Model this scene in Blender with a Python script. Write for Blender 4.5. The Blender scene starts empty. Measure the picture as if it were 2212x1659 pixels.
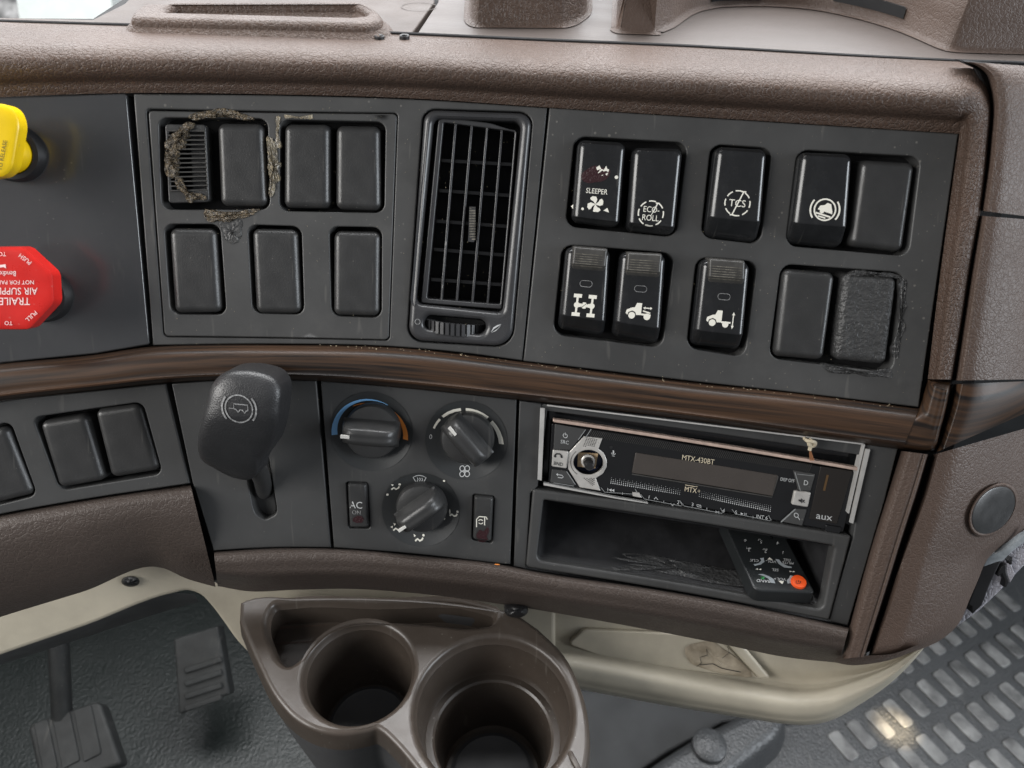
import bpy, math, random
from mathutils import Vector
from mathutils.geometry import delaunay_2d_cdt
random.seed(7)
SC = bpy.context.scene
COL = SC.collection
# ------------------------------------------------------------------ camera, world, lamps, exposure
PXW, PXH, F = 2212.0, 1659.0, 1671.0            # photograph measured on a 2212 x 1659 grid, focal length in the same unit
PITCH, ROLL = math.radians(40), math.radians(1.9)
C0 = Vector((0, 0, 1.0))
FW = Vector((0, math.cos(PITCH), -math.sin(PITCH)))
_r0 = Vector((1, 0, 0)); _u0 = Vector((0, math.sin(PITCH), math.cos(PITCH)))
RT = _r0*math.cos(ROLL) + _u0*math.sin(ROLL)
UP = _u0*math.cos(ROLL) - _r0*math.sin(ROLL)
from mathutils import Matrix
cd = bpy.data.cameras.new('camera'); cam = bpy.data.objects.new('camera', cd); COL.objects.link(cam)
cam.matrix_world = Matrix.Translation(C0) @ Matrix((RT, UP, -FW)).transposed().to_4x4()
cd.sensor_width = 36; cd.lens = F/PXW*36; cd.clip_start = .01; cd.clip_end = 100
cd.dof.use_dof = True; cd.dof.focus_distance = .455; cd.dof.aperture_fstop = 10
SC.camera = cam
W = bpy.data.worlds.new('World'); SC.world = W; W.use_nodes = True
W.node_tree.nodes['Background'].inputs[0].default_value = (.93, .95, 1, 1)
W.node_tree.nodes['Background'].inputs[1].default_value = .23
def area(name, loc, target, sx, sy, power, col):
    l = bpy.data.lights.new(name, 'AREA'); l.shape = 'RECTANGLE'; l.size = sx; l.size_y = sy; l.energy = power; l.color = col
    o = bpy.data.objects.new(name, l); COL.objects.link(o); o.location = loc
    o.rotation_euler = (Vector(target)-Vector(loc)).to_track_quat('-Z', 'Y').to_euler()
    return o
area('windshield_light', (0.1, .86, 1.38), (0.1, .06, .88), 2.2, .95, 36, (.97, .98, 1))
area('driver_window_light', (-1.2, -.25, 1.34), (0, .35, .75), .8, .7, 22, (1, .98, .95))
area('passenger_window_light', (1.75, -.15, 1.15), (.2, .35, .5), .9, .8, 30, (.88, .94, 1))
area('yard_daylight', (0, 1.25, 2.6), (0, 1.9, .5), 2.0, 1.0, 60, (1, 1, 1))
sp = bpy.data.lights.new('sunbeam', 'SPOT'); sp.energy = 420; sp.color = (1, .80, .52); sp.spot_size = math.radians(1.9); sp.spot_blend = .5; sp.shadow_soft_size = .01
SUNBEAM = bpy.data.objects.new('sunbeam', sp); COL.objects.link(SUNBEAM)
vs = SC.view_settings; vs.view_transform = 'Standard'; vs.look = 'None'; vs.gamma = 1; vs.exposure = 0; vs.use_curve_mapping = False

# ------------------------------------------------------------------ frames (surfaces things are built on)
def ray(px, py): return FW + RT*((px-1106)/F) - UP*((py-829.5)/F)
class Frame:
    def __init__(s, O, A, B, N, g=None): s.O, s.A, s.B, s.N, s.g = O, A, B, N, g
    def gg(s, a): return s.g(a) if s.g else 0.0
    def ab(s, px, py, h=0.0):
        d = ray(px, py); q = C0 - s.O
        qa, qb, qn = q.dot(s.A), q.dot(s.B), q.dot(s.N); da, db, dn = d.dot(s.A), d.dot(s.B), d.dot(s.N)
        t = (h-qn)/dn
        if s.g:
            for _ in range(6): t = (h+s.g(qa+t*da)-qn)/dn
        return (qa+t*da, qb+t*db)
    def W(s, a, b, h=0.0): return s.O + s.A*a + s.B*b + s.N*(s.gg(a)+h)
    def P(s, px, py, h=0.0):
        a, b = s.ab(px, py, h); return s.W(a, b, h)
TF = math.radians(28)
FACE = Frame(C0+FW*.45, Vector((1, 0, 0)), Vector((0, math.sin(TF), math.cos(TF))), Vector((0, -math.cos(TF), math.sin(TF))),
             lambda a: .39*(a+.06)**2)
def horiz(z): return Frame(Vector((0, 0, z)), Vector((1, 0, 0)), Vector((0, 1, 0)), Vector((0, 0, 1)))
ZT = FACE.P(1100, 84, -.026).z
TOP = horiz(ZT); TRAY = horiz(1.0-.44); FLOOR = horiz(0.0)

# ------------------------------------------------------------------ materials
def nd(nt, t, **kw):
    n = nt.nodes.new(t)
    for k, v in kw.items():
        if k in n.inputs: n.inputs[k].default_value = v
        else: setattr(n, k, v)
    return n
def material(name, col, rough=.5, bump=None, scale=400, strength=.3, dist=.0004, var=0.0, varscale=30, coat=0, metal=0, spec=.5, col2=None, emis=None, stretch=None, dust=0, lines=.04):
    m = bpy.data.materials.new(name); m.use_nodes = True; nt = m.node_tree; L = nt.links
    b = nt.nodes['Principled BSDF']
    b.inputs['Base Color'].default_value = (*col, 1); b.inputs['Roughness'].default_value = rough
    b.inputs['Metallic'].default_value = metal; b.inputs['Specular IOR Level'].default_value = spec
    b.inputs['Coat Weight'].default_value = coat; b.inputs['Coat Roughness'].default_value = .12
    tc = nd(nt, 'ShaderNodeTexCoord'); co = tc.outputs['Object']
    if stretch:
        mp = nd(nt, 'ShaderNodeMapping'); mp.inputs['Scale'].default_value = stretch; L.new(co, mp.inputs[0]); co = mp.outputs[0]
    if var:
        n = nd(nt, 'ShaderNodeTexNoise', Scale=varscale, Detail=6.0, Roughness=.6); L.new(co, n.inputs['Vector'])
        r = nd(nt, 'ShaderNodeMapRange'); r.inputs['From Min'].default_value = .35; r.inputs['From Max'].default_value = .65; L.new(n.outputs[0], r.inputs[0])
        mx = nd(nt, 'ShaderNodeMix'); mx.data_type = 'RGBA'; L.new(r.outputs[0], mx.inputs['Factor'])
        c2 = col2 or tuple(c*(1+var) for c in col); c1 = col if col2 else tuple(c*(1-var) for c in col)
        mx.inputs[6].default_value = (*c1, 1); mx.inputs[7].default_value = (*c2, 1)
        L.new(mx.outputs[2], b.inputs['Base Color'])
        rr = nd(nt, 'ShaderNodeMapRange'); rr.inputs['To Min'].default_value = max(.05, rough-.13); rr.inputs['To Max'].default_value = rough+.12
        n2 = nd(nt, 'ShaderNodeTexNoise', Scale=varscale*2.3, Detail=5.0); L.new(co, n2.inputs['Vector']); L.new(n2.outputs[0], rr.inputs[0]); L.new(rr.outputs[0], b.inputs['Roughness'])
    if dust:
        vd = nd(nt, 'ShaderNodeTexVoronoi', Scale=210.0); L.new(co, vd.inputs['Vector'])
        nm = nd(nt, 'ShaderNodeTexNoise', Scale=14.0, Detail=5.0, Roughness=.7); L.new(co, nm.inputs['Vector'])
        th = nd(nt, 'ShaderNodeMapRange'); th.inputs['From Min'].default_value = .42; th.inputs['From Max'].default_value = .68; th.inputs['To Max'].default_value = .17; L.new(nm.outputs[0], th.inputs[0])
        lt = nd(nt, 'ShaderNodeMath'); lt.operation = 'LESS_THAN'; L.new(vd.outputs['Distance'], lt.inputs[0]); L.new(th.outputs[0], lt.inputs[1])
        mp2 = nd(nt, 'ShaderNodeMapping'); mp2.inputs['Scale'].default_value = (260, 9, 40); mp2.inputs['Rotation'].default_value = (.2, .5, .7); L.new(co, mp2.inputs[0])
        ns = nd(nt, 'ShaderNodeTexNoise', Scale=1.0, Detail=1.0); L.new(mp2.outputs[0], ns.inputs['Vector'])
        gs = nd(nt, 'ShaderNodeMapRange'); gs.inputs['From Min'].default_value = .70; gs.inputs['From Max'].default_value = .76; gs.inputs['To Max'].default_value = .35; L.new(ns.outputs[0], gs.inputs[0])
        ng = nd(nt, 'ShaderNodeTexNoise', Scale=55.0, Detail=8.0, Roughness=.75); L.new(co, ng.inputs['Vector'])
        gg = nd(nt, 'ShaderNodeMapRange'); gg.inputs['From Min'].default_value = .52; gg.inputs['From Max'].default_value = .75; gg.inputs['To Max'].default_value = .16; L.new(ng.outputs[0], gg.inputs[0])
        m1 = nd(nt, 'ShaderNodeMath'); m1.operation = 'MAXIMUM'; L.new(lt.outputs[0], m1.inputs[0]); L.new(gs.outputs[0], m1.inputs[1])
        m3 = nd(nt, 'ShaderNodeMath'); m3.operation = 'MAXIMUM'; L.new(m1.outputs[0], m3.inputs[0]); L.new(gg.outputs[0], m3.inputs[1])
        m2 = nd(nt, 'ShaderNodeMath'); m2.operation = 'MULTIPLY'; m2.inputs[1].default_value = dust; L.new(m3.outputs[0], m2.inputs[0])
        md = nd(nt, 'ShaderNodeMix'); md.data_type = 'RGBA'; L.new(m2.outputs[0], md.inputs['Factor']); md.inputs[7].default_value = (.36, .34, .30, 1)
        src = b.inputs['Base Color'].links
        if src: L.new(src[0].from_socket, md.inputs[6])
        else: md.inputs[6].default_value = (*col, 1)
        L.new(md.outputs[2], b.inputs['Base Color'])
    if bump:
        bp = nd(nt, 'ShaderNodeBump', Strength=strength, Distance=dist)
        if bump == 'noise':
            n = nd(nt, 'ShaderNodeTexNoise', Scale=scale, Detail=3.0); L.new(co, n.inputs['Vector']); L.new(n.outputs[0], bp.inputs['Height'])
        elif bump == 'leather':
            n = nd(nt, 'ShaderNodeTexNoise', Scale=scale*.6, Detail=3.0); L.new(co, n.inputs['Vector'])
            ad = nd(nt, 'ShaderNodeMix'); ad.data_type = 'VECTOR'; ad.inputs['Factor'].default_value = .0045*340/scale
            sb = nd(nt, 'ShaderNodeVectorMath'); sb.operation = 'SUBTRACT'; sb.inputs[1].default_value = (.5, .5, .5); L.new(n.outputs['Color'], sb.inputs[0])
            sc_ = nd(nt, 'ShaderNodeVectorMath'); sc_.operation = 'SCALE'; sc_.inputs['Scale'].default_value = 1.6/scale; L.new(sb.outputs[0], sc_.inputs[0])
            av = nd(nt, 'ShaderNodeVectorMath'); L.new(co, av.inputs[0]); L.new(sc_.outputs[0], av.inputs[1])
            v = nd(nt, 'ShaderNodeTexVoronoi', Scale=scale); v.feature = 'DISTANCE_TO_EDGE'; L.new(av.outputs[0], v.inputs['Vector'])
            v2 = nd(nt, 'ShaderNodeTexVoronoi', Scale=scale*.43); v2.feature = 'DISTANCE_TO_EDGE'; L.new(av.outputs[0], v2.inputs['Vector'])
            r1 = nd(nt, 'ShaderNodeMapRange'); r1.inputs['From Max'].default_value = .16; L.new(v.outputs[0], r1.inputs[0])
            r2 = nd(nt, 'ShaderNodeMapRange'); r2.inputs['From Max'].default_value = .10; L.new(v2.outputs[0], r2.inputs[0])
            mm = nd(nt, 'ShaderNodeMath'); mm.operation = 'ADD'; L.new(r1.outputs[0], mm.inputs[0]); L.new(r2.outputs[0], mm.inputs[1])
            L.new(mm.outputs[0], bp.inputs['Height']); bp.invert = lines > .1
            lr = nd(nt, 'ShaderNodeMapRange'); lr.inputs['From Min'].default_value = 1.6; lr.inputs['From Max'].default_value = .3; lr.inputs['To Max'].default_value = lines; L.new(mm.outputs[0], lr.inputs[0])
            ml = nd(nt, 'ShaderNodeMix'); ml.data_type = 'RGBA'; L.new(lr.outputs[0], ml.inputs['Factor']); ml.inputs[7].default_value = (.21, .175, .15, 1)  # paler line colour paints in light caught on the grain ridges
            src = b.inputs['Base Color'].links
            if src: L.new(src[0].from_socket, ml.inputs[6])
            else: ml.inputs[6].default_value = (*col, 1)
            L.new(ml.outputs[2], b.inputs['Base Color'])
        elif bump == 'cells':
            v = nd(nt, 'ShaderNodeTexVoronoi', Scale=scale); L.new(co, v.inputs['Vector']); v.feature = 'SMOOTH_F1'; L.new(v.outputs[0], bp.inputs['Height']); bp.invert = True
        L.new(bp.outputs[0], b.inputs['Normal'])
    if emis: b.inputs['Emission Color'].default_value = (*emis, 1); b.inputs['Emission Strength'].default_value = 1
    return m
M = {}
M['panel'] = material('satin_black_plastic', (.047, .047, .0465), .46, 'noise', 2200, .12, .0002, .16, 18, dust=.22)
M['panel_low'] = material('satin_grey_plastic', (.042, .0425, .0425), .5, 'noise', 2200, .12, .0002, .12, 15, dust=.2)
M['core'] = material('matt_black_plastic', (.006, .006, .007), .8, var=.1)
M['blank'] = material('grained_black_plastic', (.030, .030, .030), .36, 'noise', 1500, .35, .0003, .12, 50, dust=.22)
M['gloss'] = material('glossy_black_plastic', (.013, .0135, .0145), .22, 'noise', 900, .05, .0002, .25, 60, dust=.28)
M['grip'] = material('ribbed_grip_plastic', (.045, .043, .04), .38, var=.25, varscale=160)
M['vent'] = material('vent_plastic', (.040, .040, .042), .30, 'noise', 900, .06, .0002, .15, 40)
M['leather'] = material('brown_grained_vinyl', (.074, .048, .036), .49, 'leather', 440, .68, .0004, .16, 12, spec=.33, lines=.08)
M['leather_soft'] = material('brown_smooth_vinyl', (.076, .052, .041), .49, 'leather', 460, .32, .0004, .07, 12, spec=.3)
M['leather_low'] = material('dark_brown_vinyl', (.056, .043, .0365), .48, 'leather', 400, .38, .0004, .07, 12, spec=.3)
M['top'] = material('dash_top_vinyl', (.076, .062, .055), .50, 'noise', 700, .5, .0003, .06, 25, spec=.34, stretch=(.35, 1, 1))
M['tray'] = material('brown_moulded_plastic', (.052, .041, .033), .36, 'noise', 1100, .22, .0002, .10, 30, dust=.25)
M['traydark'] = material('grey_moulded_plastic', (.05, .05, .052), .5, 'noise', 1500, .08, .0002, .08, 30)
M['beige'] = material('beige_plastic', (.37, .335, .265), .5, 'noise', 1200, .12, .0003, .12, 22, dust=.12)
M['beige_dirty'] = material('worn_beige_plastic', (.36, .31, .235), .5, 'noise', 300, .3, .0006, .2, 50, col2=(.16, .13, .09))
M['floor'] = material('dark_rubber_floor', (.008, .0115, .011), .45, 'cells', 320, .55, .0011, .08, 9)
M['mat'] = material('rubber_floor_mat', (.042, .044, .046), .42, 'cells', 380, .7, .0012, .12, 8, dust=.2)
M['pads'] = material('worn_mat_pads', (.060, .060, .060), .32, 'noise', 300, .1, .0003, .3, 30, col2=(.21, .21, .205), dust=.2)
M['silver'] = material('silver_plastic', (.55, .53, .5), .32, var=.12, varscale=120, metal=.35)
M['steel'] = material('bare_sheet_steel', (.55, .54, .52), .4, var=.12, varscale=60, metal=.4)
M['copper'] = material('rose_copper_trim', (.66, .50, .42), .36, var=.15, varscale=180, metal=.45)
M['white'] = material('cream_print', (.72, .70, .62), .5)
M['pointer'] = material('pointer_paint', (.52, .51, .48), .5)
M['print'] = material('grey_print', (.50, .51, .51), .5)
M['dimprint'] = material('worn_grey_print', (.22, .22, .22), .6, var=.5, varscale=900)
M['blue'] = material('blue_print', (.20, .44, .75), .5)
M['orange'] = material('orange_print', (.90, .30, .06), .5)
M['yellow'] = material('yellow_plastic', (.70, .47, .004), .32, var=.10, dust=.12)
M['red'] = material('red_plastic', (.54, .016, .012), .30, var=.12, dust=.12)
M['redwhite'] = material('white_print', (.80, .62, .60), .5)
M['rubber'] = material('black_rubber', (.012, .012, .013), .45, var=.2)
M['screen'] = material('unlit_display', (.058, .049, .043), .3, var=.1, coat=.3)
M['smoked'] = material('smoked_plastic', (.018, .015, .013), .25)
M['glue'] = material('dried_glue', (.026, .025, .024), .24, 'noise', 650, 1.0, .0016, .5, 520, col2=(.20, .155, .10))
M['glueclear'] = material('clear_glue', (.15, .14, .125), .22, 'noise', 420, 1.0, .0010, .3, 300, col2=(.32, .27, .18))
M['scorch'] = material('melted_plastic', (.040, .040, .040), .38, 'noise', 520, 1.0, .0010, .2, 200)
M['stain'] = material('dark_red_stain', (.028, .008, .010), .3, 'noise', 900, .8, .0006)
M['wire'] = material('white_insulation', (.6, .52, .38), .5, 'noise', 600, .4)
M['strand'] = material('copper_strand', (.42, .19, .09), .4, metal=.5)
M['remote'] = material('remote_black', (.016, .018, .019), .36, 'noise', 900, .06)
M['button_orange'] = material('orange_rubber', (.82, .09, .012), .42)
M['green'] = material('green_print', (.05, .35, .1), .5)
M['amber'] = material('amber_lens', (.10, .055, .02), .4)
M['pocket'] = material('pocket_black_plastic', (.017, .017, .018), .42, 'noise', 900, .1, .0002, .3, 60)
M['lever'] = material('pebbled_black_plastic', (.020, .020, .021), .40, 'cells', 1300, .5, .0003, .1, 60)
M['gloss_panel'] = material('smooth_black_panel', (.044, .045, .047), .17, 'noise', 1500, .03, .0002, .14, 9, dust=.10, spec=.7)
M['ridge'] = material('worn_ridge', (.13, .12, .10), .5, var=.5, varscale=500)
M['pedal'] = material('worn_pedal_rubber', (.016, .017, .017), .62, 'noise', 300, .3, .0005, .3, 30, spec=.3, dust=.15)
M['topbrown'] = material('brown_dash_top_vinyl', (.070, .054, .046), .58, 'noise', 700, .5, .0003, .08, 25, spec=.35)
M['radioface'] = material('radio_gloss_black', (.009, .0092, .010), .2, 'noise', 900, .04, .0002)
M['dimprint2'] = material('dim_grey_print', (.26, .27, .27), .5)
M['fin2'] = material('vent_rear_fin_plastic', (.075, .075, .075), .3)
M['dial'] = material('dark_dial_plate', (.027, .029, .030), .5, 'noise', 1500, .1, .0002, .08, 30)
M['pcb'] = material('pale_circuit_board', (.55, .40, .24), .4, var=.2, varscale=300)
M['navy'] = material('navy_circuit_board', (.01, .02, .06), .35)
M['pale'] = material('pale_vehicle_body', (.75, .80, .78), .4, var=.04)
M['mottled'] = material('mottled_background', (.18, .18, .18), .6, 'noise', 40, .3, .002, .5, 26, col2=(.75, .75, .75))
M['greyleather'] = material('lilac_grey_vinyl', (.34, .33, .36), .38, 'leather', 300, .5, .0006)
M['clearpl'] = material('cloudy_clear_plastic', (.32, .35, .37), .2, var=.3, varscale=90)
M['crumb'] = material('crumbs', (.6, .5, .34), .7)
# wood grain that runs along the strip (UV in metres)
def wood():
    m = bpy.data.materials.new('glossy_dark_woodgrain'); m.use_nodes = True; nt = m.node_tree; L = nt.links; b = nt.nodes['Principled BSDF']
    tc = nd(nt, 'ShaderNodeTexCoord'); mp = nd(nt, 'ShaderNodeMapping'); mp.inputs['Scale'].default_value = (8, 300, 1); L.new(tc.outputs['UV'], mp.inputs[0])
    wob = nd(nt, 'ShaderNodeTexNoise', Scale=1.6, Detail=2.0); L.new(mp.outputs[0], wob.inputs['Vector'])
    n = nd(nt, 'ShaderNodeTexNoise', Scale=1.0, Detail=8.0, Roughness=.62, Distortion=.6); L.new(mp.outputs[0], n.inputs['Vector'])
    r = nd(nt, 'ShaderNodeValToRGB'); L.new(n.outputs[0], r.inputs[0]); e = r.color_ramp.elements
    e[0].position = .36; e[0].color = (.006, .0035, .0025, 1); e[1].position = .72; e[1].color = (.062, .031, .016, 1)
    x = e.new(.45); x.color = (.022, .012, .007, 1); x = e.new(.55); x.color = (.042, .0215, .011, 1)
    L.new(r.outputs[0], b.inputs['Base Color']); b.inputs['Roughness'].default_value = .43
    b.inputs['Coat Weight'].default_value = .06; b.inputs['Coat Roughness'].default_value = .12; b.inputs['Specular IOR Level'].default_value = .3
    return m
M['wood'] = wood()

# ------------------------------------------------------------------ objects
def thing(name, label, cat, loc, group=None):
    o = bpy.data.objects.new(name, None); COL.objects.link(o); o.empty_display_size = .01
    o.location = loc; o['label'] = label; o['category'] = cat
    if group: o['group'] = group
    return o
def build(name, geo, mat, parent=None, label=None, cat=None, group=None, kind=None, sharp=40):
    """geo = (verts in world space, faces[, uvs per loop][, material index per face])"""
    verts, faces = geo[0], geo[1]
    me = bpy.data.meshes.new(name); o = bpy.data.objects.new(name, me); COL.objects.link(o)
    if parent is not None:
        org = Vector(parent.location); pp = parent.parent
        while pp is not None: org = org + Vector(pp.location); pp = pp.parent
        o.parent = parent
    else:
        n = len(verts); org = Vector((sum(v[0] for v in verts)/n, sum(v[1] for v in verts)/n, min(v[2] for v in verts)))
        o.location = org
    me.from_pydata([Vector(v)-org for v in verts], [], faces)
    mats = mat if isinstance(mat, (list, tuple)) else [mat]
    for k in mats: me.materials.append(M[k])
    if len(geo) > 2 and geo[2]:
        uv = me.uv_layers.new(name='UVMap')
        for p in me.polygons:
            for li in p.loop_indices: uv.data[li].uv = geo[2][me.loops[li].vertex_index]
    if len(geo) > 3 and geo[3]:
        for p, i in zip(me.polygons, geo[3]): p.material_index = i
    me.polygons.foreach_set('use_smooth', [True]*len(me.polygons))
    me.set_sharp_from_angle(angle=math.radians(sharp))
    me.update()
    if label: o['label'] = label
    if cat: o['category'] = cat
    if group: o['group'] = group
    if kind: o['kind'] = kind
    return o
def merge(*geos):
    V, Fc, UV, MI = [], [], [], []
    for g in geos:
        n = len(V); V += list(g[0]); Fc += [tuple(i+n for i in f) for f in g[1]]
    return (V, Fc)

# ------------------------------------------------------------------ shape helpers
def rpoly(pts, r, n=5):
    out = []; N = len(pts)
    for i in range(N):
        p = Vector(pts[i][:2]); a = Vector(pts[i-1][:2]); b = Vector(pts[(i+1) % N][:2])
        rr = pts[i][2] if len(pts[i]) > 2 else r
        if rr <= 0: out.append(tuple(p)); continue
        da, db = a-p, b-p; k = min(rr, da.length*.49, db.length*.49)
        s, e = p+da.normalized()*k, p+db.normalized()*k
        for j in range(n+1):
            t = j/n; w = .62
            # conic arc
            q = (s*(1-t)**2 + p*(2*t*(1-t))*w*1.15 + e*t*t)/((1-t)**2+2*t*(1-t)*w*1.15+t*t)
            out.append((q.x, q.y))
    return out
def curve(pts, n=8, closed=False):
    out = []; N = len(pts); P = [Vector(p) for p in pts]
    rng = N if closed else N-1
    for i in range(rng):
        p1, p2 = P[i], P[(i+1) % N]
        p0 = P[i-1] if (closed or i > 0) else p1*2-p2
        p3 = P[(i+2) % N] if (closed or i+2 < N) else p2*2-p1
        # centripetal-ish: tangents limited by segment lengths
        d01, d12, d23 = max((p1-p0).length, 1e-9), max((p2-p1).length, 1e-9), max((p3-p2).length, 1e-9)
        m1 = ((p1-p0)/d01*d12 + (p2-p1)/d12*d01)/(d01+d12)*d12
        m2 = ((p2-p1)/d12*d23 + (p3-p2)/d23*d12)/(d12+d23)*d12
        for j in range(n):
            t = j/n; out.append((2*t**3-3*t*t+1)*p1 + (t**3-2*t*t+t)*m1 + (-2*t**3+3*t*t)*p2 + (t**3-t*t)*m2)
    if not closed: out.append(P[-1])
    return [tuple(v) for v in out]
def resample(pts, n):
    P = [Vector(p) for p in pts]; L = [0]
    for i in range(1, len(P)): L.append(L[-1]+(P[i]-P[i-1]).length)
    out = []; j = 0
    for k in range(n):
        t = L[-1]*k/(n-1)
        while j < len(L)-2 and L[j+1] < t: j += 1
        s = (t-L[j])/max(L[j+1]-L[j], 1e-9); out.append(tuple(P[j].lerp(P[j+1], s)))
    return out
def ccw(p):
    s = sum(p[i-1][0]*p[i][1]-p[i][0]*p[i-1][1] for i in range(len(p)))
    return p if s > 0 else p[::-1]
def densify(p, step):
    out = []
    for i in range(len(p)):
        a, b = Vector(p[i]), Vector(p[(i+1) % len(p)]); k = max(1, int((b-a).length/step))
        for j in range(k): out.append(tuple(a.lerp(b, j/k)))
    return out
def offset(p, d):
    out = []; N = len(p)
    for i in range(N):
        a, q, b = Vector(p[i-1]), Vector(p[i]), Vector(p[(i+1) % N])
        e1, e2 = (q-a), (b-q)
        if e1.length < 1e-9 or e2.length < 1e-9: out.append(tuple(q)); continue
        e1.normalize(); e2.normalize(); n1, n2 = Vector((-e1.y, e1.x)), Vector((-e2.y, e2.x)); m = n1+n2
        if m.length < 1e-6: m = n1
        m.normalize(); k = d/max(.5, m.dot(n1)); out.append((q.x+m.x*k, q.y+m.y*k))
    return out
def inside(pt, poly):
    x, y = pt; c = False; j = len(poly)-1
    for i in range(len(poly)):
        xi, yi = poly[i]; xj, yj = poly[j]
        if (yi > y) != (yj > y) and x < (xj-xi)*(y-yi)/(yj-yi)+xi: c = not c
        j = i
    return c
def fill(loops, grid):
    """triangles inside loops[0] and outside the others, with inner points every `grid`"""
    V, E = [], []
    for lp in loops:
        n = len(V); V += lp; E += [(n+i, n+(i+1) % len(lp)) for i in range(len(lp))]
    nb = len(V); xs = [v[0] for v in loops[0]]; ys = [v[1] for v in loops[0]]
    if grid:
        x = min(xs)+grid*.5
        while x < max(xs):
            y = min(ys)+grid*.5
            while y < max(ys):
                if inside((x, y), loops[0]) and not any(inside((x, y), l) for l in loops[1:]):
                    if min((x-v[0])**2+(y-v[1])**2 for v in V[:nb]) > (grid*.35)**2: V.append((x, y))
                y += grid
            x += grid
    r = delaunay_2d_cdt([Vector((v[0]*1000, v[1]*1000)) for v in V], E, [], 0, 1e-5)
    vs = [(v.x/1000, v.y/1000) for v in r[0]]; fs = []
    for f in r[2]:
        c = (sum(vs[i][0] for i in f)/len(f), sum(vs[i][1] for i in f)/len(f))
        if inside(c, loops[0]) and not any(inside(c, l) for l in loops[1:]): fs.append(tuple(f))
    return vs, fs
def plate(fr, outer, holes=(), h=0.0, depth=.003, bev=.0008, grid=.014, flare=0.0, hfun=None, ab=False, hh=None):
    """slab with rounded edges on a frame; outlines in photograph units (or frame metres when ab)"""
    hf = hfun or (lambda a, b: h)
    def conv(pp):
        q = list(pp) if ab else [fr.ab(x, y, h) for x, y in pp]
        return densify(ccw(q), .012 if not grid or grid > .01 else .006)
    lo = conv(outer); lh = [conv(x) for x in holes]
    V, Fc = [], []
    def wall(loop, sgn):
        prev = None
        for k in range(5):
            th = k/4*math.pi/2; off = bev*(1-math.sin(th)); dh = -bev*(1-math.cos(th))
            ring = offset(loop, off*sgn); st = len(V)
            for (a, b) in ring: V.append(fr.W(a, b, hf(a, b)+dh))
            if prev is not None:
                n = len(ring)
                for i in range(n):
                    j = (i+1) % n; q = (prev+i, st+i, st+j, prev+j); Fc.append(q if sgn > 0 else q[::-1])
            prev = st
        ring = offset(loop, -flare*sgn); st = len(V); n = len(ring); dd = depth if sgn > 0 or hh is None else hh
        for (a, b) in ring: V.append(fr.W(a, b, hf(a, b)-dd))
        for i in range(n):
            j = (i+1) % n; q = (prev+i, st+i, st+j, prev+j); Fc.append(q if sgn > 0 else q[::-1])
    wall(lo, 1)
    for l in lh: wall(l, -1)
    vs, fs = fill([offset(lo, bev)]+[offset(l, -bev) for l in lh], grid)
    n = len(V); V += [fr.W(a, b, hf(a, b)) for a, b in vs]; Fc += [tuple(i+n for i in f) for f in fs]
    return V, Fc
def loft(rows, closed=False, caps=False):
    V, Fc, UV = [], [], []; n = len(rows[0]); su = 0
    for i, r in enumerate(rows):
        if i: su += (Vector(r[n//2])-Vector(rows[i-1][n//2])).length
        sv = 0
        for j, p in enumerate(r):
            if j: sv += (Vector(p)-Vector(r[j-1])).length
            V.append(p); UV.append((su, sv))
    for i in range(len(rows)-1):
        for j in range(n if closed else n-1):
            k = (j+1) % n; Fc.append((i*n+j, i*n+k, (i+1)*n+k, (i+1)*n+j))
    if caps: Fc.append(tuple(range(n))[::-1]); Fc.append(tuple((len(rows)-1)*n+j for j in range(n)))
    return V, Fc, UV
def band(fr, c0, c1, prof, n=60, hadd=None):
    """strip between two photograph curves with a cross-section prof = [(fraction, height), ...]"""
    a, b = resample(c0, n), resample(c1, n); pr = curve(prof, 4)
    rows = []
    for i in range(n):
        row = []
        for (t, h) in pr:
            x = a[i][0]+(b[i][0]-a[i][0])*t; y = a[i][1]+(b[i][1]-a[i][1])*t
            row.append(fr.P(x, y, h+(hadd(x, y) if hadd else 0)))
        rows.append(row)
    return loft(rows)
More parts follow.
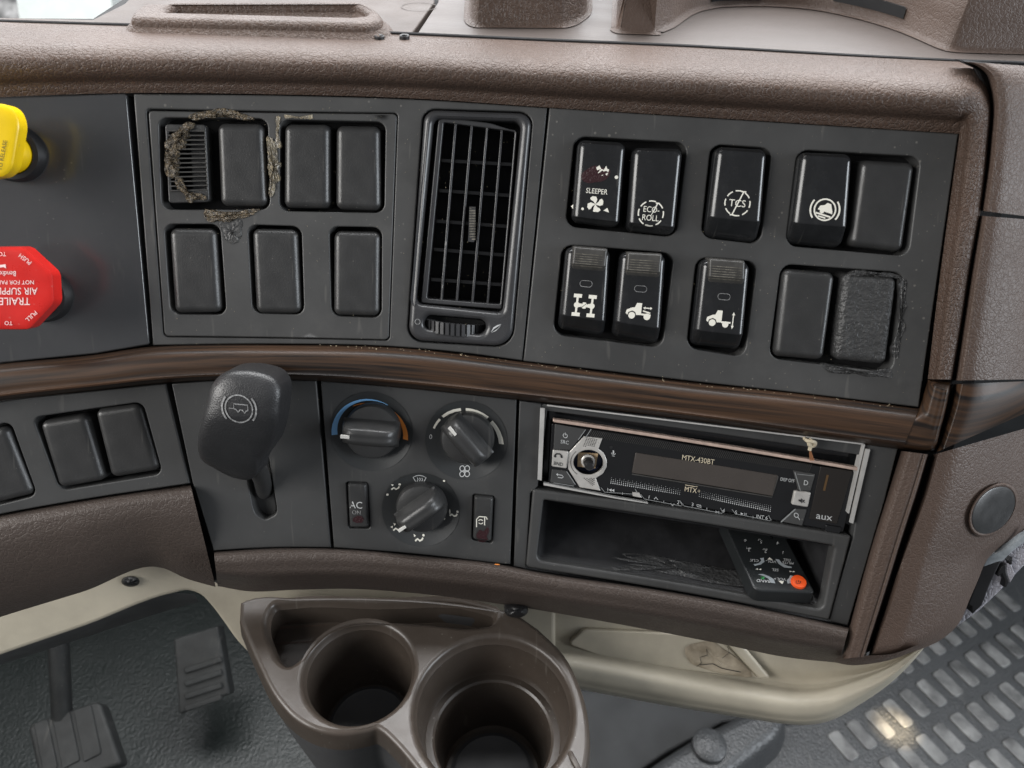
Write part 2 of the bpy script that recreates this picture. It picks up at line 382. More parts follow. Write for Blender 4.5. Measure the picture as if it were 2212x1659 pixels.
class Pad:
    """pillow-shaped key seen in the photograph at `quad` (tl, tr, br, bl)"""
    def __init__(s, fr, quad, hmid, hedge, rise, rc=.003, rb=.0025, skirt=.012, bend=None, crease=()):
        s.fr, s.hedge, s.rise, s.rb, s.rc, s.skirt = fr, hedge, rise, rb, rc, skirt; s.bend = bend or (lambda t: 0)
        q = [Vector(fr.ab(x, y, hmid)) for x, y in quad]; s.q = q
        s.c = (q[0]+q[1]+q[2]+q[3])/4; s.X = ((q[1]-q[0])+(q[2]-q[3]))/4; s.Y = ((q[0]-q[3])+(q[1]-q[2]))/4
        s.hw, s.hh = s.X.length, s.Y.length; s.crease = crease
    def d(s, x, y):
        qx, qy = abs(x)-(s.hw-s.rc), abs(y)-(s.hh-s.rc)
        if qx > 0 and qy > 0: return s.rc-math.hypot(qx, qy)
        return min(s.hw-abs(x), s.hh-abs(y))
    def z(s, x, y):
        d = max(0, s.d(x, y)); p = 1.0 if d >= s.rb else math.sqrt(max(0, 1-(1-d/s.rb)**2))
        return s.hedge+s.rise*p+s.bend(y/s.hh)
    def geo(s):
        def lin(h, r):
            e = [r*k for k in (0, .03, .09, .18, .3, .45, .65, .85, 1.05)]
            m = 6; inner = [r*1.05+(h-r*1.05)*2*k/m for k in range(1, m)]
            return [-h+v for v in e]+[-h+v for v in inner]+[h-v for v in e[::-1]]
        ys = sorted(set([round(v, 7) for v in lin(s.hh, max(s.rb, s.rc))]+[c*s.hh for c in s.crease]))
        V, Fc, rows = [], [], []
        def w(y):
            qy = abs(y)-(s.hh-s.rc)
            return s.hw-s.rc+math.sqrt(max(0, s.rc**2-qy*qy)) if qy > 0 else s.hw
        def put(x, y, h):
            sx, sy = x/s.hw, y/s.hh
            u, v = (sx+1)/2, (sy+1)/2
            p = s.q[3]*(1-u)*(1-v)+s.q[2]*u*(1-v)+s.q[0]*(1-u)*v+s.q[1]*u*v
            V.append(s.fr.W(p.x, p.y, h)); return len(V)-1
        for k, y in enumerate([ys[0]]+ys+[ys[-1]]):
            end = k in (0, len(ys)+1); ww = w(y); xs = lin(ww, s.rb); row = []
            for i, x in enumerate([xs[0]]+xs+[xs[-1]]):
                sk = end or i in (0, len(xs)+1)
                row.append(put(x, y, s.hedge-s.skirt if sk else s.z(x, y)))
            rows.append(row)
        for i in range(len(rows)-1):
            for j in range(len(rows[0])-1): Fc.append((rows[i][j], rows[i][j+1], rows[i+1][j+1], rows[i+1][j]))
        return V, Fc
    def on(s, px, py, eps=.00012):
        h = s.hedge+s.rise
        for _ in range(5):
            a, b = s.fr.ab(px, py, h); v = Vector((a, b))-s.c
            det = s.X.x*s.Y.y-s.X.y*s.Y.x; u = (v.x*s.Y.y-v.y*s.Y.x)/det; t = (s.X.x*v.y-s.X.y*v.x)/det
            h = s.z(max(-1, min(1, u))*s.hw, max(-1, min(1, t))*s.hh)+eps
        return s.fr.W(a, b, h)
def on(fr, h): return lambda x, y: fr.P(x, y, h)
_tc = {}
def textmesh(s):
    if s not in _tc:
        c = bpy.data.curves.new('t', 'FONT'); c.body = s; c.size = 1/.72; c.resolution_u = 3; c.align_x = 'CENTER'; c.align_y = 'CENTER' if False else 'TOP_BASELINE'
        o = bpy.data.objects.new('t', c); COL.objects.link(o)
        me = o.to_mesh(); _tc[s] = ([(v.co.x, v.co.y) for v in me.vertices], [tuple(p.vertices) for p in me.polygons])
        o.to_mesh_clear(); bpy.data.objects.remove(o); bpy.data.curves.remove(c)
    return _tc[s]
def marks(name, items, c, ux, vy, surf, mat, parent, label=None):
    """flat printed marks: items in local units, ux / vy = photograph vectors of one unit right / up"""
    V, Fc = [], []
    def q(x, y): return surf(c[0]+x*ux[0]+y*vy[0], c[1]+x*ux[1]+y*vy[1])
    def poly(p):
        n = len(V); p = ccw(list(p)); V.extend(q(*t) for t in p)
        from mathutils.geometry import tessellate_polygon
        for t in tessellate_polygon([[Vector((a, b, 0)) for a, b in p]]): Fc.append(tuple(n+i for i in t))
    def line(p, w, close=False):
        P = [Vector(t) for t in p]; N = len(P); L, R = [], []
        for i in range(N):
            a = P[i-1] if (i or close) else P[i]; b = P[(i+1) % N] if (i < N-1 or close) else P[i]
            d = (b-a); d = d.normalized() if d.length > 1e-9 else Vector((1, 0)); m = Vector((-d.y, d.x))*w/2
            L.append(P[i]+m); R.append(P[i]-m)
        n = len(V)
        for l, r in zip(L, R): V.append(q(*l)); V.append(q(*r))
        for i in range(N if close else N-1):
            j = (i+1) % N; Fc.append((n+2*i, n+2*i+1, n+2*j+1, n+2*j))
    for it in items:
        k = it[0]
        if k == 'poly': poly(it[1])
        elif k == 'line': line(it[1], it[2], len(it) > 3)
        elif k == 'disc': poly([(it[1]+it[3]*math.cos(a*math.pi/8), it[2]+it[3]*math.sin(a*math.pi/8)) for a in range(16)])
        elif k == 'arc':   # cx cy r w a0 a1
            a0, a1 = math.radians(it[5]), math.radians(it[6]); n = max(3, int(abs(a1-a0)/.15)); w2 = it[7] if len(it) > 7 else it[4]
            st = len(V)
            for i in range(n+1):
                t = i/n; a = a0+(a1-a0)*t; w = it[4]+(w2-it[4])*t
                for r in (it[3]-w/2, it[3]+w/2): V.append(q(it[1]+r*math.cos(a), it[2]+r*math.sin(a)))
            for i in range(n): Fc.append((st+2*i, st+2*i+1, st+2*i+3, st+2*i+2))
        elif k == 'text':  # string x y height [rotation] [align] [width factor]
            vs, fs = textmesh(it[1]); n = len(V); H = it[4]; ro = math.radians(it[5] if len(it) > 5 else 0); al = it[6] if len(it) > 6 else 'c'; wf = it[7] if len(it) > 7 else 1
            x0 = 0 if al == 'c' else -min(v[0] for v in vs)
            ym = (min(v[1] for v in vs)+max(v[1] for v in vs))/2
            for (x, y) in vs:
                X, Y = (x+x0)*H*wf, (y-ym)*H
                V.append(q(it[2]+X*math.cos(ro)-Y*math.sin(ro), it[3]+X*math.sin(ro)+Y*math.cos(ro)))
            Fc.extend(tuple(n+i for i in f) for f in fs)
    return build(name, (V, Fc), mat, parent, label)
def solid(pts_top, pts_bot):
    n = len(pts_top); V = list(pts_top)+list(pts_bot)
    return V, [tuple(range(n)), tuple(range(2*n-1, n-1, -1))]+[(i, n+i, n+(i+1) % n, (i+1) % n) for i in range(n)]
def boxp(fr, quad, h0, h1): return solid([fr.P(x, y, h1) for x, y in quad], [fr.W(*fr.ab(x, y, h1), h0) for x, y in quad])
def tube(path, r, n=8):
    P = [Vector(p) for p in path]; rows = []
    for i, p in enumerate(P):
        d = (P[min(i+1, len(P)-1)]-P[max(i-1, 0)]).normalized(); a = d.cross(Vector((.3, .5, .8))).normalized(); b = d.cross(a)
        rr = r[i] if isinstance(r, (list, tuple)) else r
        rows.append([p+(a*math.cos(k*2*math.pi/n)+b*math.sin(k*2*math.pi/n))*rr for k in range(n)])
    g = loft(rows, True, True); return g[0], g[1]
def lathe(fr, ca, cb, prof, n=40, cap=True):
    rows = [[fr.W(ca+r*math.cos(2*math.pi*k/n), cb+r*math.sin(2*math.pi*k/n), h) for k in range(n)] for r, h in prof]
    V, Fc, _ = loft(rows, True)
    if cap: Fc.append(tuple((len(rows)-1)*n+j for j in range(n)))
    return V, Fc
def blob(fr, outline, h0, rise, noise=0.0, rings=7, power=2.0, hadd=None, base=None, centre=None):
    """rounded lump whose outline is given in photograph units"""
    n = len(outline); cx = centre[0] if centre else sum(p[0] for p in outline)/n; cy = centre[1] if centre else sum(p[1] for p in outline)/n; rows = []
    if base is not None: rows.append([fr.W(*fr.ab(x, y, h0), base) for x, y in outline])
    for k in range(rings+1):
        s = math.sin((1-k/(rings+.25))*math.pi/2) if k else 1.0
        z = rise*(1-s**power)**(1/power); row = []
        for (x, y) in outline:
            X, Y = cx+(x-cx)*s, cy+(y-cy)*s
            row.append(fr.P(X, Y, h0+z+(hadd(X, Y) if hadd else 0)+(random.uniform(-1, 1)*noise if 0 < k else 0)))
        rows.append(row)
    V, Fc, _ = loft(rows, True); Fc.append(tuple((len(rows)-1)*n+j for j in range(n)))
    return V, Fc

# ================================================================== DASHBOARD
dash = thing('dashboard', 'brown and black truck dashboard with padded top edge and dark woodgrain strip', 'dashboard', FACE.P(1000, 1300, -.03))
T_TOPEDGE = curve([(-90, 40), (0, 45), (191, 51), (756, 67), (896, 73), (1180, 86), (1485, 99), (1832, 119), (2071, 131)], 8)
T_ROLLBOT = curve([(-90, 215), (0, 210), (270, 201), (600, 204), (880, 212), (1182, 232), (1500, 252), (1800, 271), (2072, 289)], 8)
# core behind every gap
build('backing', plate(FACE, rpoly([(-90, 130), (2120, 200), (2090, 700), (1990, 1080), (1850, 1395), (1700, 1368), (1100, 1250), (700, 1225), (560, 1255), (470, 1262), (420, 1235), (350, 1180), (-90, 1240)], 0),
      [rpoly([(1158, 1066), (1850, 1165), (1800, 1345), (1130, 1228)], 0), rpoly([(1185, 890), (1868, 985), (1830, 1130), (1170, 1035)], 0)], h=-.016, depth=.004, grid=.03), 'core', dash)
# padded top edge and right column as one frame that turns the corner
c_bot = T_ROLLBOT + curve([(2072, 289), (2050, 450), (2030, 600), (2004, 819)], 8)[1:]
gro = [(2071, 131), (2100, 138), (2122, 157), (2134, 185), (2140, 215), (2136, 308), (2119, 458), (2099, 567), (2080, 690), (2058, 820)]
n1, n2 = 110, 46
B1, T1 = resample(T_ROLLBOT, n1), resample(T_TOPEDGE, n1)
B2 = resample(curve([(2072, 289), (2050, 450), (2030, 600), (2004, 819)], 6), n2)
T2 = resample(curve(gro, 6), n2+6)
rows = []
pr_top = curve([(0, -.001), (.08, .0012), (.17, .0035), (.24, .009), (.40, .0145), (.55, .014), (.68, .0085), (.80, -.002), (.90, -.014), (1, -.027)], 4)
pr_col = curve([(0, -.001), (.10, .001), (.24, .0035), (.38, .0075), (.56, .0085), (.72, .0085), (.86, .0075), (.94, .005), (.98, -.001), (1, -.012)], 4)
def frow(b, t, w):
    row = []
    for (f, h), (f2, h2) in zip(pr_top, pr_col):
        f_, h_ = f*(1-w)+f2*w, h*(1-w)+h2*w; x, y = b[0]+(t[0]-b[0])*f_, b[1]+(t[1]-b[1])*f_
        p = FACE.P(x, y, h_)
        if f > .68 and w < 1:
            k = ((f-.68)/.32)**1.5*(1-w); d = ray(x, y); q = C0+d*((ZT-C0.z)/d.z); p = p.lerp(q, k)
        row.append(p)
    return row
for i in range(n1): rows.append(frow(B1[i], T1[i], 0))
for i in range(1, n2+6):
    b = B2[0] if i < 7 else B2[i-6]
    rows.append(frow(b, T2[i], min(1, i/9)))
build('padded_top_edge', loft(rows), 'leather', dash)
# instrument panels
build('valve_panel', plate(FACE, rpoly([(-90, 216), (0, 211), (272, 202, 6), (322, 744, 4), (205, 764), (0, 784), (-90, 796)], 0), h=-.0005, grid=.0065, depth=.010), 'gloss_panel', dash)
HOLES_M = [[(342, 254), (578, 256), (583, 453), (349, 453)], [(605, 258), (833, 263), (830, 460), (603, 456)], [(354, 484), (475, 484), (489, 680), (368, 679)],
           [(535, 485), (651, 489), (657, 680), (545, 677)], [(711, 489), (825, 491), (824, 687), (716, 683)]]
CARR = [(318, 237), (859, 244), (841, 736), (353, 728)]
mid_top = curve([(288, 203), (600, 206), (880, 214), (1182, 233)], 6); mid_bot = curve([(1128, 779), (1000, 762), (870, 750), (600, 743), (330, 746)], 6)
VENT_O = [(914, 234, 26), (1152, 242, 30), (1107, 752, 40), (878, 738, 34)]
build('centre_panel', plate(FACE, mid_top+mid_bot, [rpoly([(p[0]-2, p[1]-2) if i == 0 else p for i, p in enumerate(CARR)], 9), rpoly(VENT_O, 20)], h=0, grid=.0065, depth=.010), 'panel', dash)
build('switch_carrier', plate(FACE, rpoly([(320, 239), (857, 246), (839, 734), (355, 726)], 9), [rpoly(h, 20) for h in HOLES_M], h=.0006, grid=.0065, depth=.010, bev=.0007), 'panel', dash)
HOLES_R = [[(1242, 294), (1485, 308), (1460, 513), (1221, 489)], [(1536, 311), (1668, 320), (1642, 528), (1514, 513)], [(1723, 323), (1989, 338), (1962, 554), (1697, 531)],
           [(1215, 528), (1456, 547), (1430, 752), (1195, 723)], [(1505, 555), (1636, 565), (1608, 772), (1483, 752)], [(1688, 570), (1954, 589), (1927, 806), (1661, 774)]]
build('switch_panel', plate(FACE, curve([(1187, 233), (1500, 253), (1800, 272), (2071, 289)], 6)+curve([(1985, 880), (1700, 846), (1500, 824), (1300, 800), (1131, 780)], 6),
      [rpoly(h, 24) for h in HOLES_R], h=.0004, grid=.0065, depth=.010), 'panel', dash)
# woodgrain strip
w_top = curve([(-90, 798), (0, 786), (205, 766), (321, 749), (450, 744), (600, 744), (870, 751), (1130, 781), (1300, 802), (1500, 826), (1750, 852), (1986, 882)], 8)
w_bot = curve([(-90, 880), (0, 866), (205, 843), (365, 827), (480, 821), (600, 820), (690, 823), (900, 840), (1115, 863), (1300, 883), (1500, 908), (1750, 944), (1950, 970)], 8)
WP = [(0, -.003), (.03, .002), (.09, .0052), (.16, .0078), (.26, .0098), (.45, .0115), (.75, .0120), (.92, .010), (1, -.002)]
rowsW = []
a_, b_ = resample(w_top, 120), resample(w_bot, 120); prw = curve(WP, 4)
for i in range(120): rowsW.append([FACE.P(a_[i][0]+(b_[i][0]-a_[i][0])*t, a_[i][1]+(b_[i][1]-a_[i][1])*t, h) for t, h in prw])
gw = loft(rowsW)
build('woodgrain_strip', gw, 'wood', dash)
# its right end, which turns up beside the switch panel
ha = resample(curve([(1986, 882), (1990, 866), (1996, 846), (2004, 821)], 5), 20); hb = resample(curve([(1950, 970), (2000, 976), (2019, 972), (2032, 935), (2046, 880), (2057, 822)], 5), 20)
prh = curve([(0, -.004), (.10, .004), (.24, .009), (.5, .0112), (.80, .0112), (.93, .009), (1, .0)], 4)
rowsH = [[FACE.P(ha[i][0]+(hb[i][0]-ha[i][0])*t, ha[i][1]+(hb[i][1]-ha[i][1])*t, h*(1 if i < 18 else .7 if i == 18 else -.1)) for t, h in prh] for i in range(20)]
V, Fc, UV = loft(rowsH); UV = [(v[0]*1.0+.5, v[2]*.9) for v in V]
build('woodgrain_corner', (V, Fc, UV), 'wood', dash)
# lower left panel with blanks, brown knee panel
HOLES_L = [[(70, 902), (308, 868), (351, 1024), (130, 1060)], [(-95, 945), (22, 910), (80, 1070), (-40, 1100)]]
build('lower_left_panel', plate(FACE, curve([(-90, 884), (0, 868), (205, 845), (357, 829)], 5)+[(409, 1044)]+curve([(400, 1046), (205, 1075), (0, 1111), (-90, 1130)], 5), [rpoly(h, 18) for h in HOLES_L], h=-.001, depth=.010), 'panel_low', dash)
build('knee_panel', band(FACE, curve([(-90, 1131), (0, 1112), (205, 1076), (411, 1046)], 8), curve([(-90, 1362), (0, 1333), (180, 1278), (349, 1226), (403, 1250), (466, 1268)], 8),
      [(0, -.008), (.03, .002), (.08, .006), (.2, .008), (.45, .006), (.7, -.001), (.9, -.012), (1, -.022)], 50), 'leather_low', dash)
SLOT = [(534, 1035), (540, 985), (580, 984), (588, 1040), (598, 1098), (596, 1112), (572, 1124), (552, 1112), (546, 1097)]
build('lever_panel', plate(FACE, curve([(370, 829), (500, 821), (683, 823)], 5)+[(714, 1183)]+curve([(700, 1183), (580, 1183), (461, 1190)], 4)+[(415, 1040)], [rpoly(SLOT, 6)], h=-.001, depth=.010), 'panel_low', dash)
build('slot_bottom', plate(FACE, rpoly(SLOT, 6), h=-.009, depth=.004), 'panel_low', dash)
build('divider_panel', plate(FACE, [(1122, 866), (1170, 872), (1162, 1050), (1146, 1066), (1136, 1229), (1110, 1224)], h=-.0015, depth=.010), 'panel_low', dash)
build('radio_surround', plate(FACE, rpoly([(1170, 872), (1500, 910), (1940, 970), (1912, 1080), (1832, 1352), (1790, 1342), (1843, 1160), (1868, 985), (1182, 888), (1175, 950)], 0), h=-.0025, depth=.012), 'panel_low', dash)
# brown lower edge
lt0 = curve([(462, 1192), (580, 1184), (715, 1184), (900, 1199), (1100, 1222), (1137, 1230), (1400, 1270), (1600, 1305), (1792, 1346), (1834, 1356)], 8)
lt1 = curve([(470, 1266), (533, 1277), (640, 1274), (756, 1272), (900, 1282), (1108, 1309), (1296, 1341), (1558, 1391), (1700, 1420), (1813, 1432)], 8)
build('padded_lower_edge', band(FACE, lt0, lt1, [(0, -.006), (.03, .004), (.09, .0085), (.2, .0105), (.45, .010), (.60, .0085), (.66, .0060), (.74, -.001), (.86, -.012), (1, -.026)], 90), 'leather_low', dash)
# lower right column, groove side
build('lower_right_column', band(FACE, curve([(1946, 974), (1912, 1080), (1886, 1162), (1834, 1354), (1816, 1424)], 8), curve([(2008, 982), (1985, 1060), (1961, 1134), (1915, 1280), (1870, 1418)], 8),
      [(0, -.008), (.08, .002), (.25, .0075), (.5, .009), (.8, .0085), (.94, .005), (1, -.010)], 40), 'leather_soft', dash)
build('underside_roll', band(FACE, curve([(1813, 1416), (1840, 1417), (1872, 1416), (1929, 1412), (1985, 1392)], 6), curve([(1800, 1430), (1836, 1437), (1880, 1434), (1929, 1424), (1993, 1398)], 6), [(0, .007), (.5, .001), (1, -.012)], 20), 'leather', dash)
# right side pieces that turn away
def side(name, ca, cb, mat, n=30, deep=.055):
    a, b = resample(ca, n), resample(cb, n)
    pr = curve([(0, -.014), (.015, .001), (.05, .0065), (.12, .0078), (.3, .004), (.6, -.012), (1, -deep)], 5)
    rows = [[FACE.P(a[i][0]+(b[i][0]-a[i][0])*t, a[i][1]+(b[i][1]-a[i][1])*t, h-(.013 if mat == 'core' else 0)) for t, h in pr] for i in range(n)]
    V, Fc, UV = loft(rows)
    return build(name, (V, Fc, [(v[0], v[2]*.9) for v in V]), mat, dash)
side('corner_pad', curve([(2080, 133), (2108, 142), (2130, 160), (2141, 200), (2138, 308), (2119, 455)], 5), curve([(2330, 150), (2335, 165), (2335, 200), (2330, 260), (2325, 330), (2320, 480)], 5), 'leather_soft', deep=.05)
side('corner_lower_pad', curve([(2117, 466), (2100, 567), (2081, 690), (2061, 822)], 5), curve([(2320, 482), (2310, 580), (2300, 690), (2290, 818)], 5), 'leather_soft')
side('corner_woodgrain', curve([(2062, 830), (2051, 880), (2036, 930), (2020, 978)], 5), curve([(2300, 820), (2300, 840), (2290, 858), (2270, 868)], 5), 'wood')
side('corner_side_panel', curve([(2016, 982), (1994, 1055), (1970, 1134), (1924, 1280), (1878, 1417)], 6), curve([(2330, 870), (2330, 1010), (2300, 1110), (2200, 1160), (2135, 1210)], 6), 'leather_soft', deep=.045)
# fill of the side panel down to its lower edge
side('corner_backing', curve([(2060, 128), (2095, 140), (2112, 160), (2125, 200), (2125, 308), (2106, 460), (2085, 567), (2068, 690), (2045, 822), (2030, 900), (2000, 980), (1950, 1134), (1905, 1280), (1862, 1412)], 5), curve([(2180, 140), (2185, 200), (2180, 308), (2165, 460), (2145, 567), (2128, 690), (2105, 822), (2085, 900), (2055, 980), (2005, 1134), (1960, 1280), (1905, 1400)], 5), 'core', deep=.024)
fillrows = []
s0 = resample(curve([(2135, 1208), (2091, 1303), (2075, 1345), (2058, 1363), (1993, 1400), (1929, 1420), (1878, 1417)], 6), 24)
# ------------------------------------------------------------------ dashboard top
build('top_backing', plate(TOP, [(-90, 50), (1200, 92), (2060, 135), (2330, 140), (2330, 60), (1200, -25), (300, -25), (200, 40), (-90, 38)], h=-.006, depth=.004, grid=.05), 'core', dash)
topL = [(-90, 40), (191, 50.5), (756, 66), (890, 71.5), (939, 4), (935, -25), (300, -25), (268, 8), (200, 42), (-90, 36)]
build('left_top_cover', plate(TOP, topL, h=.0, depth=.004, bev=.001, grid=.03), 'topbrown', dash)
topR = curve([(900, 73), (1180, 85), (1485, 98), (1832, 117.5), (2071, 129.5), (2330, 142)], 5)+[(2330, 60), (2200, -25), (950, -25), (946, 4)]
build('right_top_cover', plate(TOP, topR, h=.0, depth=.004, bev=.001, grid=.03), 'top', dash)
binO = rpoly([(276, 36, 30), (300, 6, 30), (800, 5, 40), (836, 40, 30), (800, 53, 20), (292, 40, 20)], 20, 8); binI = rpoly([(352, 24, 12), (372, 11, 10), (772, 10, 14), (800, 30, 16), (770, 35, 16)], 10, 6)
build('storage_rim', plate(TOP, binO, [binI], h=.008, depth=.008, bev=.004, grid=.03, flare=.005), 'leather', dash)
blk = rpoly([(1020, 38, 8), (1032, 48, 4), (1222, 50, 14), (1262, 8, 10), (1262, -60), (1022, -60)], 6)
build('raised_block', plate(TOP, [(x, y) for x, y in blk], h=.001, depth=.001, bev=.0003, grid=.05), 'leather', dash)
def block(name, base, hgt, draft, mat, bev=.003):
    ab_ = densify(ccw([TOP.ab(x, y, 0) for x, y in base]), .01); V, Fc = [], []; prof = [(-.004, .0005), (-.0015, .0012), (0, .003), (draft*.5, hgt*.5), (draft, hgt-bev), (draft+bev*.3, hgt-bev*.3), (draft+bev, hgt)]
    n = len(ab_); prev = None
    for off, z in prof:
        r = offset(ab_, off); st = len(V); V += [TOP.W(a, b, z) for a, b in r]
        if prev is not None: Fc += [(prev+i, prev+(i+1) % n, st+(i+1) % n, st+i) for i in range(n)]
        prev = st
    vs, fs = fill([offset(ab_, draft+bev)], .03); k = len(V); V += [TOP.W(a, b, hgt) for a, b in vs]; Fc += [tuple(i+k for i in f) for f in fs]
    return build(name, (V, Fc), mat, dash)
bpy.data.objects.remove(bpy.data.objects['raised_block'])
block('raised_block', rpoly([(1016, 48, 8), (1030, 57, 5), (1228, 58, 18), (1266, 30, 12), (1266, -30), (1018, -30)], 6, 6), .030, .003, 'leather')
ARCH = [(1420, 72), (1444, 58), (1490, 28), (1535, 16), (1600, 12), (1680, 13), (1760, 20), (1850, 38), (1950, 68), (2035, 104)]
block('gauge_hood', rpoly([(1330, 64, 6), (1338, 70, 3), (1416, 73, 6)], 4)+curve(ARCH[1:], 5)+rpoly([(2056, 110, 8), (2110, 112, 20), (2340, 118), (2340, -10), (1332, -40)], 6), .030, .004, 'leather_soft')
arc = curve(ARCH, 8)
def archpt(x, up, out=.0):
    for i in range(len(arc)-1):
        if arc[i][0] <= x <= arc[i+1][0]:
            t = (x-arc[i][0])/(arc[i+1][0]-arc[i][0]); y = arc[i][1]+(arc[i+1][1]-arc[i][1])*t; p = TOP.P(x, y, 0)
            return p+Vector((0, -.0012+up*.10, up))
for nm, x0, x1, u0, u1 in (('demister_slot', 1535, 1642, .0035, .0095), ('demister_slot', 1794, 1942, .0065, .0125)):
    f = [archpt(x0+(x1-x0)*k/12, u0) for k in range(13)]+[archpt(x1-(x1-x0)*k/12, u1) for k in range(13)]
    build(nm, solid(f, [v+Vector((0, .003, 0)) for v in f]), 'core', dash)
gk = curve([(x, y+.8) for x, y in T_TOPEDGE[8::8]]+[(2200, 136), (2330, 143)], 3)
build('seam_shade_line', tube([TOP.P(x, y, .0004) for x, y in gk], .0010, 6), 'core', dash)  # added dark tube stands in for the shaded groove along the seam
# screw holes in the padded edge and rings drawn on the cover
for x, y in ((757, 80), (820, 84), (874, 83)):
    a, b = TOP.ab(x, y, .0005); build('screw_hole', lathe(TOP, a, b, [(.0030, -.004), (.0028, .0020), (.0024, .0024), (.0016, .0020), (.0012, .0005)], 16), 'rubber', dash)
marks('glue_ring', [('arc', 0, 0, 1, .06, 10, 340)], (905, 14), (38, 0), (0, 9), on(TOP, .0003), 'topbrown', dash)

# ================================================================== SWITCHES
def switch_blank(quad, label, group, hmid=.0005, hedge=-.0022, rise=.0042, mat='blank', **kw):
    cx_, cy_ = sum(q[0] for q in quad)/4, sum(q[1] for q in quad)/4; quad = [(cx_+(x-cx_)*.985, cy_+(y-cy_)*.992) for x, y in quad]
    p = Pad(FACE, quad, hmid, hedge, rise, .0040, .0040, .012, **kw)
    return p, build('switch_blank', p.geo(), mat, None, label, 'switch blank', group)
GB = 'blank switch covers in the left and centre panels'
for q, l in (([(468, 265), (570, 266), (579, 447), (475, 446)], 'plain black blank cover right of the glue-smeared slatted one, top row'),
             ([(613, 267), (714, 268), (714, 451), (612, 450)], 'plain black blank cover third from the left in the top row of the centre panel'),
             ([(725, 270), (822, 272), (824, 456), (724, 453)], 'plain black blank cover at the right end of the top row beside the air vent'),
             ([(364, 492), (468, 493), (480, 676), (376, 678)], 'plain black blank cover in the lower row under the slatted cover'),
             ([(543, 493), (644, 495), (652, 678), (552, 678)], 'plain black blank cover in the middle of the lower row of three'),
             ([(720, 498), (823, 500), (821, 684), (719, 682)], 'plain black blank cover in the lower row next to the air vent')):
    switch_blank(q, l, GB)
for q, l in (([(82, 911), (186, 895), (228, 1038), (127, 1056)], 'dark grey blank cover left of the pair beside the brake lever'),
             ([(202, 885), (302, 872), (346, 1016), (239, 1034)], 'dark grey blank cover right of the pair beside the brake lever'),
             ([(-88, 945), (15, 920), (74, 1068), (-28, 1092)], 'dark grey blank cover cut off by the left edge of the photo')):
    switch_blank(q, l, 'blank switch covers under the woodgrain strip', hmid=.000, hedge=-.003, rise=.0038)
switch_blank([(1861, 343), (1984, 350), (1955, 547), (1835, 533)], 'plain black blank cover right of the hill brake rocker', 'blank switch covers in the right panel', hmid=.003, rise=.0045)
switch_blank([(1693, 580), (1810, 589), (1783, 781), (1671, 772)], 'plain black blank cover left of the melted one, bottom right of the panel', 'blank switch covers in the right panel', hmid=.003, rise=.0045)
pm, om = switch_blank([(1825, 589), (1946, 598), (1920, 791), (1803, 779)], 'wrinkled melted blank cover with glue along its edges', 'blank switch covers in the right panel', hmid=.003, rise=.0035, mat='scorch')
# slatted cover
sl = thing('slatted_cover', 'black slatted cover smeared with dried brown glue, top left of the centre panel', 'slatted cover', FACE.P(405, 430, -.004))
SQ = [(356, 268), (444, 269), (452, 436), (364, 439)]
def bil(q, u, v):
    x = (q[0][0]*(1-u)+q[1][0]*u)*(1-v)+(q[3][0]*(1-u)+q[2][0]*u)*v; y = (q[0][1]*(1-u)+q[1][1]*u)*(1-v)+(q[3][1]*(1-u)+q[2][1]*u)*v
    return (x, y)
build('frame', plate(FACE, rpoly(SQ, 8), [[bil(SQ, .08, .10), bil(SQ, .95, .10), bil(SQ, .95, .85), bil(SQ, .08, .85)]], h=.0005, depth=.008, bev=.0006), 'blank', sl)
build('back_plate', boxp(FACE, [bil(SQ, .62, .05), bil(SQ, 1, .05), bil(SQ, 1, .9), bil(SQ, .62, .9)], -.006, -.0035), 'blank', sl)
for k in range(14):
    v = .075+.0585*k
    build('slat', boxp(FACE, [bil(SQ, .05, v), bil(SQ, .97, v), bil(SQ, .97, v+.016), bil(SQ, .05, v+.016)], -.003, .0012), 'grip', sl)
# rockers
def rocker(quad, label, lower, cr=-.52):
    th = thing('rocker_switch', label, 'rocker switch', FACE.P((quad[2][0]+quad[3][0])/2, (quad[2][1]+quad[3][1])/2, -.006), 'rocker switches in the right panel')
    if lower: bend = lambda t: (-.0062*((-.60-t)/.40) if t < -.60 else 0)
    else: bend = lambda t: (-.0062*((cr-t)/(1+cr))*(.5+.5*min(1, (1+cr)*2.1)) if t < cr else 0)
    p = Pad(FACE, quad, .005, .0025, .0045, .0042, .0044, .018, bend, (-.60, -.58, -.62, -.8) if lower else (cr, cr-.02, cr+.02, (cr-1)/2))
    build('rocker', p.geo(), 'gloss', th); return th, p
RIGHT = ((1, .085), (.125, -1))
def sym(th, p, items, c, s, mat='white', name='symbol', label=None):
    return marks(name, items, c, (s*RIGHT[0][0], s*RIGHT[0][1]), (s*RIGHT[1][0], s*RIGHT[1][1]), p.on, mat, th, label)
def dashed(r, w, n, gap, start=0): return [('arc', 0, 0, r, w, start+k*360/n+gap/2, start+(k+1)*360/n-gap/2) for k in range(n)]
th, p = rocker([(1249, 301), (1353, 308), (1338, 494), (1234, 481)], 'rocker switch marked SLEEPER with a white fan and a red-stained worn symbol', False, -.84)
sym(th, p, [('text', 'SLEEPER', 0, 0, 11.5, 0, 'c', .82)], (1289, 413), 1, 'white', 'lettering')
fan = []
for k in range(4):
    a = math.radians(90*k+20); pts = [(0, 0)]+[(r*math.cos(a+o), r*math.sin(a+o)) for r, o in ((.45, .35), (.75, .55), (.98, .45), (1.02, .1), (.9, -.35), (.6, -.62), (.3, -.7))]
    fan.append(('poly', pts))
sym(th, p, fan, (1286, 441), 18, 'white', 'fan_symbol')
